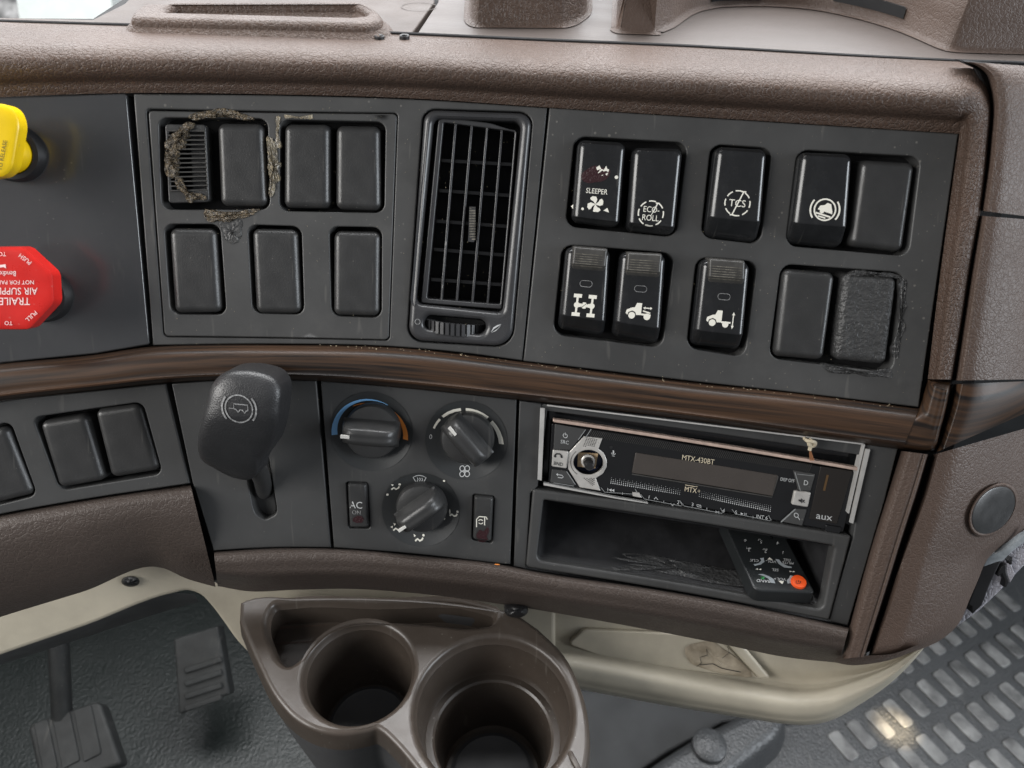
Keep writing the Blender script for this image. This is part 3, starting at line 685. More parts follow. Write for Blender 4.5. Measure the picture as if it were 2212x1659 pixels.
sym(th, p, [('poly', [(-.6, 0), (-.75, .6), (-.35, .9), (-.1, .45), (.3, .35), (.55, .9), (.75, .5), (1, .45), (.8, -.4), (.45, -.1), (.2, -.5), (-.2, -.3)]), ('disc', 2.1, -.5, .24), ('poly', [(-3.5, -4.9), (-3.1, -5.3), (-2.8, -5.0), (-3.2, -4.6)]),
            ('disc', -1.9, -5.1, .18), ('disc', -.3, -5.2, .18), ('poly', [(.9, -5.1), (1.4, -4.7), (1.7, -5.3)])], (1299, 372), 16, 'white', 'worn_symbol')
build('stain', (lambda o: (o[0], o[1]))(blob(FACE, curve([(1255, 378), (1268, 366), (1285, 358), (1300, 362), (1318, 368), (1316, 380), (1305, 390), (1285, 394), (1268, 395), (1257, 388)], 3, True), .00705, .0001, .00006, 4)), 'stain', th)
th, p = rocker([(1366, 318), (1476, 320), (1457, 511), (1353, 500)], 'rocker switch marked ECO-ROLL inside a dashed circle', False, -.78)
sym(th, p, dashed(1, .1, 8, 13, 22)+[('text', 'ECO-', 0, .32, .48, 0, 'c', .85), ('text', 'ROLL', 0, -.35, .48, 0, 'c', .85), ('line', [(-.35, -.95), (-.1, -.95)], .1), ('line', [(-.25, -.95), (.45, .85)], .1), ('line', [(.3, .85), (.6, .85)], .1)], (1406, 461), 27)
th, p = rocker([(1547, 316), (1658, 323), (1641, 527), (1523, 514)], 'rocker switch marked TCS inside a dashed circle, alone in its opening', False)
sym(th, p, dashed(1, .1, 8, 13, 22)+[('text', 'TCS', 0, 0, .58, 0, 'c', .95), ('line', [(-.5, -.95), (-.15, -.95)], .1), ('line', [(-.33, -.95), (.4, .95)], .1), ('line', [(.2, .95), (.6, .95)], .1)], (1593, 439), 27)
th, p = rocker([(1729, 328), (1842, 333), (1827, 538), (1703, 527)], 'rocker switch with a truck on a slope inside a ringed brake symbol', False)
sym(th, p, [('arc', 0, 0, .76, .11, 0, 360), ('arc', 0, 0, 1.05, .12, -38, 38), ('arc', 0, 0, 1.05, .12, 142, 218), ('poly', [(-.5, .05), (-.35, .28), (-.05, .33), (.12, .5), (.4, .42), (.55, -.1), (.55, -.28), (-.5, -.02)]), ('disc', -.2, -.12, .16), ('line', [(-.62, -.26), (.45, -.5)], .12), ('line', [(-.45, -.48), (.1, -.6)], .1)], (1782, 453), 30)
def grips(th, q, led):
    g = Pad(FACE, q, .0085, .006, .0028, .0012, .0016, .010, lambda t: (-.0035*((-.25-t)/.75) if t < -.25 else 0), (-.25, -.23, -.27))
    o = build('grip', g.geo(), 'grip', th)
    rid = []
    for k in range(6):
        v = .26+.085*k
        top = [g.on(*bil(q, .03+.94*j/8, v), eps=.0003) for j in range(9)]+[g.on(*bil(q, .97-.94*j/8, v+.022), eps=.0003) for j in range(9)]
        rid.append(solid(top, [x-FACE.N*.0006 for x in top]))
    build('ridges', merge(*rid), 'ridge', o)
    sym(th, PP[0], [('arc', -1, 0, 1, .16, 90, 270), ('arc', 1, 0, 1, .16, -90, 90), ('line', [(-1, 1), (1, 1)], .16), ('line', [(-1, -1), (1, -1)], .16)], led, 6.6, 'dimprint', 'indicator_window')
PP = [None]
TRUCK = [('poly', [(-1, -.15), (-.95, .12), (-.55, .32), (-.32, .36), (-.18, .72), (.22, .72), (.22, -.22), (-.15, -.25), (-.25, -.02), (-.5, .08), (-.78, -.05), (-.85, -.28)]), ('disc', -.5, -.3, .27)]
th, p = rocker([(1223, 533), (1320, 540), (1307, 731), (1205, 714)], 'rocker switch with ribbed lock and white axle differential symbol', True); PP[0] = p
grips(th, [(1238, 531), (1314, 537), (1307, 597), (1232, 591)], (1266, 613))
sym(th, p, [('poly', [(sx*.95, sy*.92), (sx*.28, sy*.92), (sx*.28, sy*.62), (sx*.95, sy*.62)]) for sx in (-1, 1) for sy in (-1, 1)]+[('line', [(sx*.62, -.7), (sx*.62, .7)], .17) for sx in (-1, 1)]+[('disc', sx*.62, 0, .24) for sx in (-1, 1)]+
    [('poly', [(-.62, .17), (-.3, .14), (-.2, .05), (-.2, -.05), (-.3, -.14), (-.62, -.17)]), ('poly', [(.62, .17), (.3, .14), (.2, .05), (.2, -.05), (.3, -.14), (.62, -.17)]), ('disc', 0, 0, .27)], (1262, 660), 26)
sym(th, p, [('line', [(-.25, .25), (.25, -.22)], .05), ('line', [(.25, .25), (-.25, -.22)], .05)], (1262, 660), 26, 'gloss', 'crossing_lines')
th, p = rocker([(1340, 544), (1439, 550), (1425, 748), (1322, 729)], 'rocker switch with ribbed lock and truck symbol under a horizontal arrow', True); PP[0] = p
grips(th, [(1354, 544), (1432, 548), (1426, 611), (1349, 605)], (1384, 624))
AR = lambda x0, y0, x1, y1: [('line', [(x0, y0), (x1, y1)], .1)]
sym(th, p, TRUCK+[('line', [(.2, -.16), (1.0, -.2)], .14), ('disc', .72, -.32, .27), ('line', [(.35, .12), (.95, -.02)], .1), ('line', [(.42, .36), (.98, .36)], .08), ('poly', [(.34, .36), (.52, .48), (.52, .24)]), ('poly', [(1.08, .36), (.9, .48), (.9, .24)])], (1379, 674), 27)
th, p = rocker([(1515, 559), (1621, 568), (1603, 761), (1493, 748)], 'rocker switch with ribbed lock and truck symbol beside a vertical arrow', True); PP[0] = p
grips(th, [(1531, 557), (1611, 563), (1609, 626), (1528, 620)], (1564, 641))
sym(th, p, TRUCK+[('line', [(.2, -.2), (.95, -.2)], .14), ('disc', .55, -.36, .25), ('line', [(1.12, -.45), (1.12, .5)], .08), ('poly', [(1.12, .68), (1.0, .42), (1.24, .42)]), ('poly', [(1.12, -.68), (1.0, -.42), (1.24, -.42)])], (1553, 690), 27)

# ================================================================== AIR VENT
vent = thing('air_vent', 'tall black air vent with vertical fins between the two switch panels', 'air vent', FACE.P(990, 745, -.004))
OPEN = [(936, 255, 14), (1126, 262, 16), (1085, 677, 12), (897, 657, 14)]
WSLOT = [(919, 681, 13), (1051, 692, 16), (1047, 725, 16), (914, 711, 13)]
def ventH(a, b): return .0012
build('bezel', plate(FACE, rpoly([(x+(2 if i in (0, 3) else -2), y+(2 if i < 2 else -2), r) for i, (x, y, r) in enumerate(VENT_O)], 20, 7), [rpoly(OPEN, 10), rpoly(WSLOT, 10, 6)], h=.0020, depth=.012, bev=.0030, grid=.01), 'vent', vent)
build('duct', merge(boxp(FACE, [(890, 235), (1150, 245), (1105, 690), (870, 680)], -.052, -.050),
      *[boxp(FACE, q, -.05, -.012) for q in ([(920, 250), (934, 250), (895, 665), (885, 665)], [(1128, 262), (1140, 262), (1100, 680), (1088, 680)], [(925, 240), (1140, 246), (1140, 255), (925, 250)], [(885, 660), (1095, 680), (1095, 690), (885, 670)])]), 'core', vent)
GO = [(947, 256), (1116, 275), (1084, 668), (909, 654)]
gi = [(958, 262), (1113, 280), (1081, 659), (923, 645)]
build('grille_frame', plate(FACE, rpoly([(947, 255, 8), (1000, 258), (1060, 266), (1117, 284, 4), (1084, 668, 5), (909, 654, 6)], 4), [rpoly([(958, 264), (1112, 284), (1080, 658), (922, 645)], 4)], h=-.0015, depth=.014, bev=.0007, grid=.02), 'vent', vent)
for (xt, yt), (xb, yb) in (((984, 267), (953, 649)), ((1019, 270), (986, 652)), ((1052, 275), (1020, 655)), ((1084, 281), (1053, 657))):
    build('fin', plate(FACE, [(xt-2.4, yt), (xt+2.4, yt), (xb+2.4, yb+2), (xb-2.4, yb+2)], h=-.0018, depth=.013, bev=.0004, grid=0), 'vent', vent)
for yl, yr in ((343, 352), (408, 419), (474, 486), (535, 548), (600, 612)):
    f = (yl-260)/400.0; xl, xr = 962-f*36, 1118-f*32
    build('rear_fin', boxp(FACE, [(xl, yl), (xr, yr), (xr, yr+7), (xl, yl+7)], -.030, -.0115), 'fin2', vent)
# ribbed slider on the middle fin
rs = [boxp(FACE, [(1014, 448+k*5.6), (1027, 448+k*5.6), (1026.6, 451+k*5.6), (1013.6, 451+k*5.6)], -.004, .0012-.0009*abs(k-6)/3) for k in range(13)]
sl_ = build('slider', boxp(FACE, [(1014, 446), (1027, 447), (1024, 523), (1011, 522)], -.006, -.0006), 'vent', vent)
build('ribs', merge(*rs), 'ridge', sl_)
wh = []
wc = FACE.P(983, 703, -.014)
for k in range(-9, 10):
    a = k*.17; dx = math.sin(a)*.0185; dz = math.cos(a)*.0185
    ax = (Vector((1, 0, 0))+Vector((0, 0, -.085))).normalized(); rad = ax*math.sin(a)+FACE.N*math.cos(a); tan = ax*math.cos(a)-FACE.N*math.sin(a)
    c_ = wc+rad*.0185; up = FACE.B*.0034
    t0 = [c_-tan*.0010+up, c_+tan*.0010+up, c_+tan*.0010-up, c_-tan*.0010-up]
    wh.append(solid(t0, [v-rad*.004 for v in t0]))
wh.append(loft([[wc+(ax*math.sin(k*.1)+FACE.N*math.cos(k*.1))*.0168+FACE.B*s for k in range(-17, 18)] for s in (.0034, -.0034)])[:2])
build('thumb_wheel', merge(*wh), 'vent', vent)
build('slot_back', plate(FACE, rpoly(WSLOT, 10, 6), h=-.0098, depth=.001, bev=.0002), 'core', vent)
marks('closed_mark', [('arc', 0, 0, 5.5, 1.5, 0, 360)], (902, 695), (1, 0), (0, -1), on(FACE, .0022), 'dimprint', vent)
marks('open_mark', [('poly', [(-11, -9), (-5, 2), (4, 7), (12, 9), (5, 4), (-3, -1)]), ('poly', [(-10, -10), (0, -6), (7, 1), (13, 9), (4, -1), (-2, -5)])], (1071, 709), (1, 0), (0, -1), on(FACE, .0022), 'print', vent)

# ================================================================== GLUE
def glue(outline, label, h0, rise, mat='glue', noise=.0005):
    ol = [(x+random.uniform(-1, 1)*1.3, y+random.uniform(-1, 1)*1.3) for x, y in curve(outline, 5, True)]
    build('glue_smear', blob(FACE, ol, h0, rise*.42, noise*1.1, 8, base=h0-.003), mat, None, label, 'glue', 'dried glue smears round the switches')
def zz(pts): return [(324+x*.1953, 216+y*.1953) for x, y in pts]      # measured on an enlarged detail
glue(zz([(430, 190), (520, 140), (650, 120), (760, 95), (880, 100), (990, 135), (1080, 170), (1150, 200), (1050, 222), (950, 200), (850, 190), (700, 195), (560, 205), (460, 215)]), 'long crusty brown glue smear above the slatted cover', .0008, .0016)
glue(zz([(420, 240), (470, 255), (485, 300), (430, 320), (405, 360), (425, 400), (385, 440), (390, 480), (350, 540), (280, 550), (230, 560), (175, 540), (165, 460), (210, 420), (240, 380), (300, 340), (350, 290)]), 'thick lumpy glue on the upper half of the slatted cover', .0014, .0022)
glue(zz([(175, 530), (280, 540), (310, 580), (300, 640), (310, 700), (300, 760), (290, 850), (180, 840), (162, 760), (160, 660), (165, 580)]), 'glue column down the left side of the slatted cover', .0014, .0016)
glue(zz([(280, 850), (340, 870), (350, 930), (400, 1000), (470, 1040), (540, 1035), (620, 1090), (600, 1110), (520, 1095), (440, 1135), (400, 1100), (380, 1040), (310, 990), (280, 920)]), 'hooked glue trail at the foot of the slatted cover', .0014, .0018)
glue(zz([(1300, 405), (1350, 425), (1390, 500), (1420, 600), (1420, 680), (1445, 700), (1420, 790), (1435, 850), (1410, 915), (1380, 930), (1385, 990), (1330, 1080), (1315, 1040), (1320, 900), (1305, 760), (1300, 600), (1290, 480)]), 'pale yellowish glue strip on the bar between two top openings', .0008, .0022, 'glueclear')
glue(zz([(600, 1225), (760, 1225), (900, 1240), (1080, 1210), (1210, 1215), (1130, 1270), (1030, 1310), (960, 1310), (880, 1350), (760, 1340), (630, 1340), (605, 1290)]), 'wide brown glue smear under the slatted cover', .0008, .0014)
glue(zz([(770, 1345), (900, 1340), (1010, 1320), (1015, 1450), (990, 1550), (920, 1595), (850, 1560), (800, 1480)]), 'thin clear glue drip between two lower blank covers', .0007, .0006, 'panel', .00035)
for o, l in ((zz([(1390, 180), (1440, 180), (1430, 280), (1420, 400), (1440, 535), (1405, 525), (1395, 380), (1400, 260)]), 'thin upright glue line left of the second switch opening in the top row'), (zz([(1480, 175), (1600, 185), (1750, 180), (1800, 160), (1800, 200), (1700, 205), (1580, 200), (1490, 195)]), 'thin level glue line above the second switch opening in the top row')):
    glue(o, l, .0008, .0008, 'glueclear', .0002)
for o, l in (([(1832, 592), (1850, 584), (1890, 588), (1925, 590), (1950, 600), (1925, 600), (1880, 597), (1850, 596)], 'frayed black glue along the top of the melted cover'),
             ([(1950, 600), (1957, 604), (1952, 640), (1958, 660), (1948, 690), (1955, 700), (1944, 735), (1936, 775), (1930, 770), (1940, 720), (1944, 660)], 'frayed black glue down the right side of the melted cover'),
             ([(1776, 787), (1810, 792), (1850, 800), (1900, 806), (1925, 798), (1926, 816), (1905, 812), (1880, 814), (1850, 808), (1800, 806), (1785, 800)], 'frayed black glue along the bottom of the melted cover')):
    glue(o, l, .0006, .0010, 'scorch', .0004)

# ================================================================== PULL KNOBS (left)
def pullknob(name, label, foot, head, hh, mat):
    t = thing(name, label, 'valve knob', FACE.P(foot[0], foot[1], 0), 'pull knobs on the left panel')
    a, b = FACE.ab(foot[0], foot[1], 0)
    build('collar', lathe(FACE, a, b, [(.0146, -.001), (.0146, .003), (.0134, .0055), (.0112, .006), (.010, .002)]), 'rubber', t)
    build('shaft', lathe(FACE, a, b, [(.0104, .001), (.0104, .013), (.0090, .015), (.0100, .024), (.014, .030)]), mat, t)
    return t
t = pullknob('pull_knob', 'yellow square pull knob lettered RELEASE, upper left', (36, 332), None, .033, 'yellow')
build('handle', blob(FACE, rpoly([(-128, 236, 34), (20, 222, 34), (46, 260, 26), (26, 380, 26), (-60, 392, 26), (-140, 380, 26)], 26, 8), .033, .0035, 0, 9, 5.0, base=.027), 'yellow', t)
marks('lettering', [('text', 'TO RELEASE', 0, 0, 9.5, 0, 'l', .93)], (-1, 368), (.19, -.98), (-.98, -.19), on(FACE, .0368), 'rubber', t)
t = pullknob('pull_knob', 'red octagonal pull knob lettered TRAILER AIR SUPPLY, lower left', (95, 638), None, .033, 'red')
OCT = [(-16, 533), (52, 533), (114, 590), (118, 655), (64, 712), (-24, 712), (-80, 655), (-78, 590)]
build('handle', blob(FACE, rpoly(OCT, 9, 4), .033, .0030, 0, 9, 6.0, base=.026), 'red', t)
S = on(FACE, .0362)
marks('lettering', [('text', 'TRAILER', 65, -651, 16.5, 180, 'l', .95), ('text', 'AIR SUPPLY', 81, -629, 15.5, 180, 'l', .9), ('text', 'NOT FOR PARKING', 73, -610, 9, 180, 'l', .98), ('text', 'TO', 13, -549, 9, 180, 'l'),
      ('text', 'PUSH', 66, -569, 9.5, 143, 'l'), ('text', 'PULL', 78, -674, 9.5, 222, 'l'), ('text', 'TO', 27, -698, 9, 180, 'l')], (0, 0), (1, 0), (0, 1), lambda x, y: S(x, -y) if y < 0 else S(x, y), 'redwhite', t)
marks('maker_mark', [('text', 'Bendix', 34, -591, 11.5, 180, 'l', .8), ('poly', [(12, -571), (-8, -573), (-20, -580), (-6, -579), (8, -577), (13, -580)])], (0, 0), (1, 0), (0, 1), lambda x, y: S(x, -y) if y < 0 else S(x, y), 'redwhite', t)

# ================================================================== BRAKE LEVER
lv = thing('brake_lever', 'black teardrop trailer brake lever standing out over its slot', 'lever', FACE.P(572, 1060, -.008))
HO = curve([(473, 813), (496, 800), (523, 797), (565, 802), (594, 814), (609, 838), (608, 874), (601, 920), (590, 958), (574, 981), (560, 1002), (555, 1024), (542, 1035), (508, 1033), (462, 1011), (435, 993), (427, 970), (430, 931), (446, 870), (457, 833)], 3, True)
def lvh(x, y):
    t = (y-800)/235.0
    return -.032*max(0, (t-.42))**1.25-.006*max(0, .25-t)
build('handle', blob(FACE, HO, .038, .009, 0, 12, 3.2, hadd=lvh, base=.020, centre=(525, 900)), 'lever', lv)
build('stem', tube([FACE.P(572, 1062, -.008), FACE.P(566, 1035, .004), FACE.P(552, 1000, .018), FACE.P(535, 960, .030)], [.005, .005, .0055, .007], 14), 'blank', lv)
def lsurf(x, y):
    cx, cy = 525, 900
    dx, dy = x-cx, y-cy; best = 1e9
    ang = math.atan2(dy, dx); R = 1
    for (ox, oy) in HO:
        d = abs((math.atan2(oy-cy, ox-cx)-ang+math.pi) % (2*math.pi)-math.pi)
        if d < best: best = d; R = math.hypot(ox-cx, oy-cy)
    s = min(.99, math.hypot(dx, dy)/R)
    return FACE.P(x, y, .038+.009*(1-s**3.2)**(1/3.2)+lvh(x, y)+.0004)
marks('symbol', [('arc', 0, 0, .92, .09, 0, 360), ('arc', 0, 0, 1.17, .12, -38, 42), ('arc', 0, 0, 1.15, .12, 140, 222), ('line', [(-.68, -.02), (-.35, -.02), (-.35, .3), (.6, .3), (.6, -.08), (.5, -.1), (.38, -.26), (.24, -.08), (.08, -.06), (-.06, -.25), (-.2, -.06), (-.34, -.04)], .07)],
      (516, 883), (32, 3), (-1, -32), lsurf, 'dimprint', lv)

# ================================================================== CLIMATE PANEL
cl = thing('climate_panel', 'dark grey climate control panel with three turn knobs', 'control panel', FACE.P(905, 1215, -.004))
K1, K2, K3 = (802, 933), (1007, 952), (909, 1102)
CK = []
for c, rr in ((K1, 91), (K2, 91), (K3, 86)):
    a, b = FACE.ab(c[0], c[1], -.001); a2, _ = FACE.ab(c[0]+rr, c[1], -.001); CK.append((a, b, abs(a2-a)))
ABH = [(748, 1041), (794, 1042), (799, 1142), (753, 1142)]; RBH = [(1022, 1067), (1068, 1072), (1063, 1174), (1019, 1167)]
def dish(a, b):
    h = -.001
    for ca, cb, r in CK:
        d = math.hypot(a-ca, b-cb)
        if d < r: h = min(h, -.001-.0035*min(1, (1-d/r)*2.4)**1.0)
    return h
cpo = curve([(692, 823), (900, 841), (1116, 864)], 5)+[(1102, 1219)]+curve([(1090, 1219), (900, 1197), (721, 1183)], 5)
g = plate(FACE, cpo, [rpoly(ABH, 5), rpoly(RBH, 5)], h=-.001, depth=.010, grid=.0035, hfun=dish)
build('faceplate', g, 'panel_low', cl)
for (a_k, b_k, r_k) in CK:
    hd = lambda d: -.001-.0035*min(1, (1-d)*2.4)+.0003
    build('dial_plate', lathe(FACE, a_k, b_k, [(r_k*d, hd(d)) for d in (.975, .9, .8, .7, .6, .5, .1)], 56), 'dial', cl)
def knob(c, base, rad_px, ang, label, ptr, L=1.0):
    a, b = FACE.ab(base[0], base[1], 0); r = abs(FACE.ab(base[0]+rad_px, base[1], 0)[0]-a)
    k = build('control_knob', lathe(FACE, a, b, [(r*1.02, -.006), (r*1.02, .001), (r*.99, .003), (r*.95, .0042), (r*.80, .0049), (r*.5, .0052)], 48), 'blank', cl, label)
    # grip bar across the knob
    ca, sa = math.cos(math.radians(ang)), math.sin(math.radians(ang)); rows = []
    prof = curve([(-.54, .004), (-.42, .008), (-.30, .0155), (-.20, .0170), (0, .0172), (.20, .0170), (.30, .0155), (.42, .008), (.54, .004)], 4)
    for i in range(25):
        u = -1+2*i/24; e = 1-abs(u)**6*.6; row = []
        taper = 1.0
        for (v, h) in prof:
            hh = .004+(h-.004)*(e if abs(u) < .99 else .25); wv = v*math.sqrt(max(0.05, 1-.25*u*u))
            row.append(FACE.W(a+(u*ca-wv*sa)*r*L, b+(u*sa+wv*ca)*r*L, hh))
        rows.append(row)
    V, Fc, _ = loft(rows); n = len(prof); Fc.append(tuple(range(n))[::-1]); Fc.append(tuple(24*n+j for j in range(n)))
    g_ = build('grip_bar', (V, Fc), 'blank', k, sharp=55)
    A0 = Vector((a, b)); 
    us, ue = ptr
    q = [FACE.W(a+(u*ca-v*sa)*r, b+(u*sa+v*ca)*r, .0178) for u, v in ((us, -.05), (ue, -.05), (ue, .05), (us, .05))]
    build('pointer', solid(q, [v-FACE.N*.002 for v in q]), 'pointer', k)
knob(K1, (805, 930), 60, -3, None, (-.92, -.62)); knob(K2, (1010, 946), 57, -48, None, (-.92, -.55)); knob(K3, (911, 1095), 54, 38, None, (-.95, -.62))
SD = lambda h: (lambda x, y: FACE.W(*FACE.ab(x, y, -.003), dish(*FACE.ab(x, y, -.003))+h))
sd = SD(.0006)
marks('cold_arc', [('arc', 0, 0, .90, .14, 185, 60, .015)], (K1[0]-1, K1[1]+2), (86, 4), (-2, -80), sd, 'blue', cl)
marks('hot_arc', [('arc', 0, 0, .80, .015, 118, 20, .10), ('arc', 0, 0, .80, .10, 20, -6, .12)], (K1[0]-2, K1[1]+4), (96, 6), (-2, -82), sd, 'orange', cl)
marks('fan_speed_arcs', [('arc', 0, 0, .86, .05, 157, 138, .06), ('arc', 0, 0, .86, .07, 132, 98, .08), ('arc', 0, 0, .86, .08, 90, 52, .10), ('arc', 0, 0, .86, .10, 44, 4, .12)], (K2[0]+1, K2[1]+6), (88, 6), (-2, -86), sd, 'white', cl)
marks('fan_symbol', [it for k in range(4) for it in [('arc', .55*math.cos(math.radians(45+90*k)), .55*math.sin(math.radians(45+90*k)), .36, .12, 0, 360)]]+[('disc', 0, 0, .12)], (1004, 1017), (14, 0), (0, -14), sd, 'print', cl)
marks('zero_mark', [('text', '0', 0, 0, 10)], (931, 942), (1, 0), (0, -1), sd, 'print', cl)
PERSON = [('disc', .62, .42, .2), ('line', [(-.75, -.45), (-.35, -.15), (0, -.42), (.35, -.25), (.55, .05)], .26)]
for c, ar in (((856, 1050), [('poly', [(-.75, .5), (-.3, .42), (-.55, .15)])]), ((981, 1108), [('poly', [(-.7, .7), (-.55, .2), (-.85, .2)]), ('poly', [(-.7, -.25), (-.55, .1), (-.85, .1)])]),
              ((860, 1138), [('poly', [(-.75, .7), (-.3, .55), (-.55, .25)]), ('poly', [(-1.2, .1), (-.8, .3), (-.85, -.1)])]), ((907, 1161), [('poly', [(-1, .55), (-.6, .3), (-.95, .1)])])):
    marks('airflow_symbol', [(i[0], i[1]*1, *i[2:]) for i in PERSON]+ar, c, (13, .6), (-.6, -13), sd, 'white', cl)
marks('demist_symbol', [('line', [(-1, .45), (-.5, .72), (0, .8), (.5, .72), (1, .45), (.6, -.35), (0, -.5), (-.6, -.35)], .12, 1), ('line', [(-.35, .4), (-.25, .1), (-.4, -.2), (-.3, -.75)], .12), ('line', [(0, .4), (.1, .1), (-.05, -.2), (.05, -.75)], .12), ('line', [(.35, .4), (.45, .1), (.3, -.2), (.4, -.75)], .12)], (907, 1036), (14, .5), (0, -14), sd, 'print', cl)
marks('position_dots', [('disc', -71, 0, 2.6), ('disc', 51, 30, 2.4), ('disc', 50, -55, 2.6)], (909, 1066+0), (1, 0), (0, -1), sd, 'white', cl)
pa = Pad(FACE, [(750, 1043), (792, 1044), (797, 1140), (755, 1140)], .001, -.001, .003, .0018, .0018, .008)
ac = build('push_button', pa.geo(), 'blank', cl, 'tall button lettered AC ON')
marks('lettering', [('text', 'AC', 0, 0, 15, 0, 'c', 1.0)], (769, 1091), (1, .05), (0, -1), pa.on, 'print', ac)
marks('lettering', [('text', 'ON', 0, 0, 9, 0, 'c', 1.0)], (770, 1107), (1, .05), (0, -1), pa.on, 'dimprint', ac)
marks('stain', [('poly', [(-12, 0), (-3, 6), (8, 5), (12, -2), (8, -9), (-4, -10), (-12, -6)])], (774, 1120), (1, 0), (0, -1), lambda x, y: pa.on(x, y, .00025), 'stain', ac)
pr = Pad(FACE, [(1024, 1070), (1066, 1074), (1061, 1171), (1021, 1165)], .001, -.001, .003, .0018, .0018, .008)
rb = build('push_button', pr.geo(), 'blank', cl, 'tall air recirculation button with a worn dark red stain')
marks('symbol', [('line', [(-.9, -.9), (-.9, .4), (-.5, .9), (.6, .9), (.75, .5)], .16), ('line', [(.35, .8), (.35, -.5)], .16), ('arc', -.25, .05, .35, .13, 30, 160), ('arc', -.25, .05, .35, .13, 210, 340)], (1042, 1128), (14, 1), (0, -13), pr.on, 'white', rb)
marks('stain', [('poly', [(-13, -4), (-6, 6), (3, 2), (12, 13), (15, 2), (9, -8), (12, -16), (2, -22), (-8, -20), (-12, -12)])], (1042, 1150), (1, 0), (0, -1), lambda x, y: pr.on(x, y, .00025), 'stain', rb)

# ================================================================== RADIO
ra = thing('car_radio', 'black car radio lettered MTX-430BT with a missing volume knob cap and copper bar', 'radio', FACE.P(1510, 1100, -.004))
build('mounting_sleeve', merge(boxp(FACE, [(1182, 874), (1865, 958), (1865, 961), (1181, 877)], -.0006, .0004), boxp(FACE, [(1167, 881), (1177, 882), (1170, 1038), (1161, 1036)], -.001, .0002),
      boxp(FACE, [(1871, 970), (1880, 971), (1843, 1131), (1836, 1129)], -.001, .0004), boxp(FACE, [(1175, 1043), (1330, 1074), (1400, 1086), (1400, 1088), (1330, 1077), (1174, 1048)], -.004, -.0012),
      boxp(FACE, [(1865, 957), (1869, 960), (1834, 1110), (1831, 1108)], -.005, -.0005)), 'steel', ra)
build('sleeve_inside', merge(boxp(FACE, [(1178, 880), (1866, 962), (1829, 1140), (1170, 1045)], -.024, -.020), boxp(FACE, [(1185, 886), (1862, 970), (1858, 990), (1188, 905)], -.020, -.0125), boxp(FACE, [(1858, 985), (1866, 985), (1838, 1135), (1826, 1130)], -.02, -.008)), 'radioface', ra)
HB = -.0035; FB = [(1191, 914), (1856, 1022), (1822, 1152), (1184, 1046)]
KC = (1271, 999)
def circ(c, rx, ry, n=28): return [(c[0]+rx*math.cos(2*math.pi*k/n), c[1]+ry*math.sin(2*math.pi*k/n)) for k in range(n)]
build('front_plate', plate(FACE, rpoly(FB, 4), [circ(KC, 33, 28)], h=HB, depth=.010, bev=.0008, grid=.012), 'radioface', ra)
build('copper_bar', plate(FACE, rpoly([(1195, 905), (1857, 1011), (1856, 1018), (1194, 912)], 3), h=HB+.0030, depth=.004, bev=.0005, grid=0), 'copper', ra)
S0 = on(FACE, HB+.00012)
def lb(c): return [(x*.1791+1161, y*.1791+864) for x, y in c]
def rbq(c): return [(x*.2278+1512, y*.2278+972) for x, y in c]
bz = lb([(560, 440), (785, 465), (735, 590), (800, 640), (838, 730), (835, 810), (790, 890), (705, 945), (760, 1095), (510, 1055), (370, 830), (350, 740), (375, 640)])
build('knob_bezel', plate(FACE, bz, [circ(KC, 32, 27)], h=HB+.0009, depth=.0011, bev=.0004, grid=.01), 'silver', ra)
dots = []
for i in range(13):
    for j in range(6):
        x = 1270+j*4.2-i*1.2-2; y = 946+i*2.9+j*.7
        if ((x-KC[0])/40)**2+((y-KC[1])/35)**2 > 1 and y < 970: dots.append(('disc', x, -y, 1.0))
        x = 1244+j*6+i*3.0; y = 1018+i*2.5+j*.9
        if ((x-KC[0])/39)**2+((y-KC[1])/34)**2 > 1 and y < 1056 and x < 1286 and j*6 < 38-i*1.2: dots.append(('disc', x, -y, 1.0))
for k in range(24):
    a = math.radians(135+k*4.1); dots.append(('disc', KC[0]+38.5*math.cos(a), -KC[1]+32.5*math.sin(a), .9))
marks('perforation', dots, (0, 0), (1, 0), (0, -1), on(FACE, HB+.0011), 'radioface', ra)
a, b = FACE.ab(KC[0], KC[1], HB)
build('knob_board', merge(boxp(FACE, [(1249, 977), (1292, 980), (1286, 1012), (1247, 1008)], HB-.006, HB-.0045)), 'pcb', ra)
build('knob_well', boxp(FACE, [(1235, 968), (1308, 968), (1308, 1032), (1235, 1032)], HB-.0095, HB-.0075), 'navy', ra)
build('knob_shaft', lathe(FACE, a, b, [(.0030, HB-.005), (.0030, HB-.001), (.0028, HB-.001), (.0028, HB+.001), (.0028, HB+.0065), (.0020, HB+.0075)], 20), ['rubber'], ra)
build('shaft_nut', lathe(FACE, a, b, [(.0042, HB-.0045), (.0042, HB-.002), (.0034, HB-.0015)], 20), 'silver', ra)
for q, nm, l in ((lb([(210, 290), (585, 355), (490, 490), (390, 605), (195, 595)]), 'button', 'dark button lettered SRC'), (lb([(175, 835), (345, 858), (450, 1030), (155, 995)]), 'button', 'dark button with a return arrow'),
                 (rbq([(885, 195), (1095, 230), (1050, 390), (935, 385)]), 'button', 'dark button lettered D'), (rbq([(905, 560), (1015, 565), (970, 720), (770, 680)]), 'button', 'dark button with a magnifier')):
    build(nm, plate(FACE, rpoly(q, 2), h=HB+.0010, depth=.0012, bev=.0004, grid=0), 'panel', ra, l)
for q, l in ((lb([(185, 603), (375, 623), (352, 828), (170, 803)]), 'silver button lettered BND'), (rbq([(900, 390), (1055, 405), (1025, 545), (872, 520)]), 'silver mute button')):
    build('button', plate(FACE, rpoly(q, 3), h=HB+.0020, depth=.0022, bev=.0006, grid=0), 'silver', ra, l)
TD = (.988, .155)
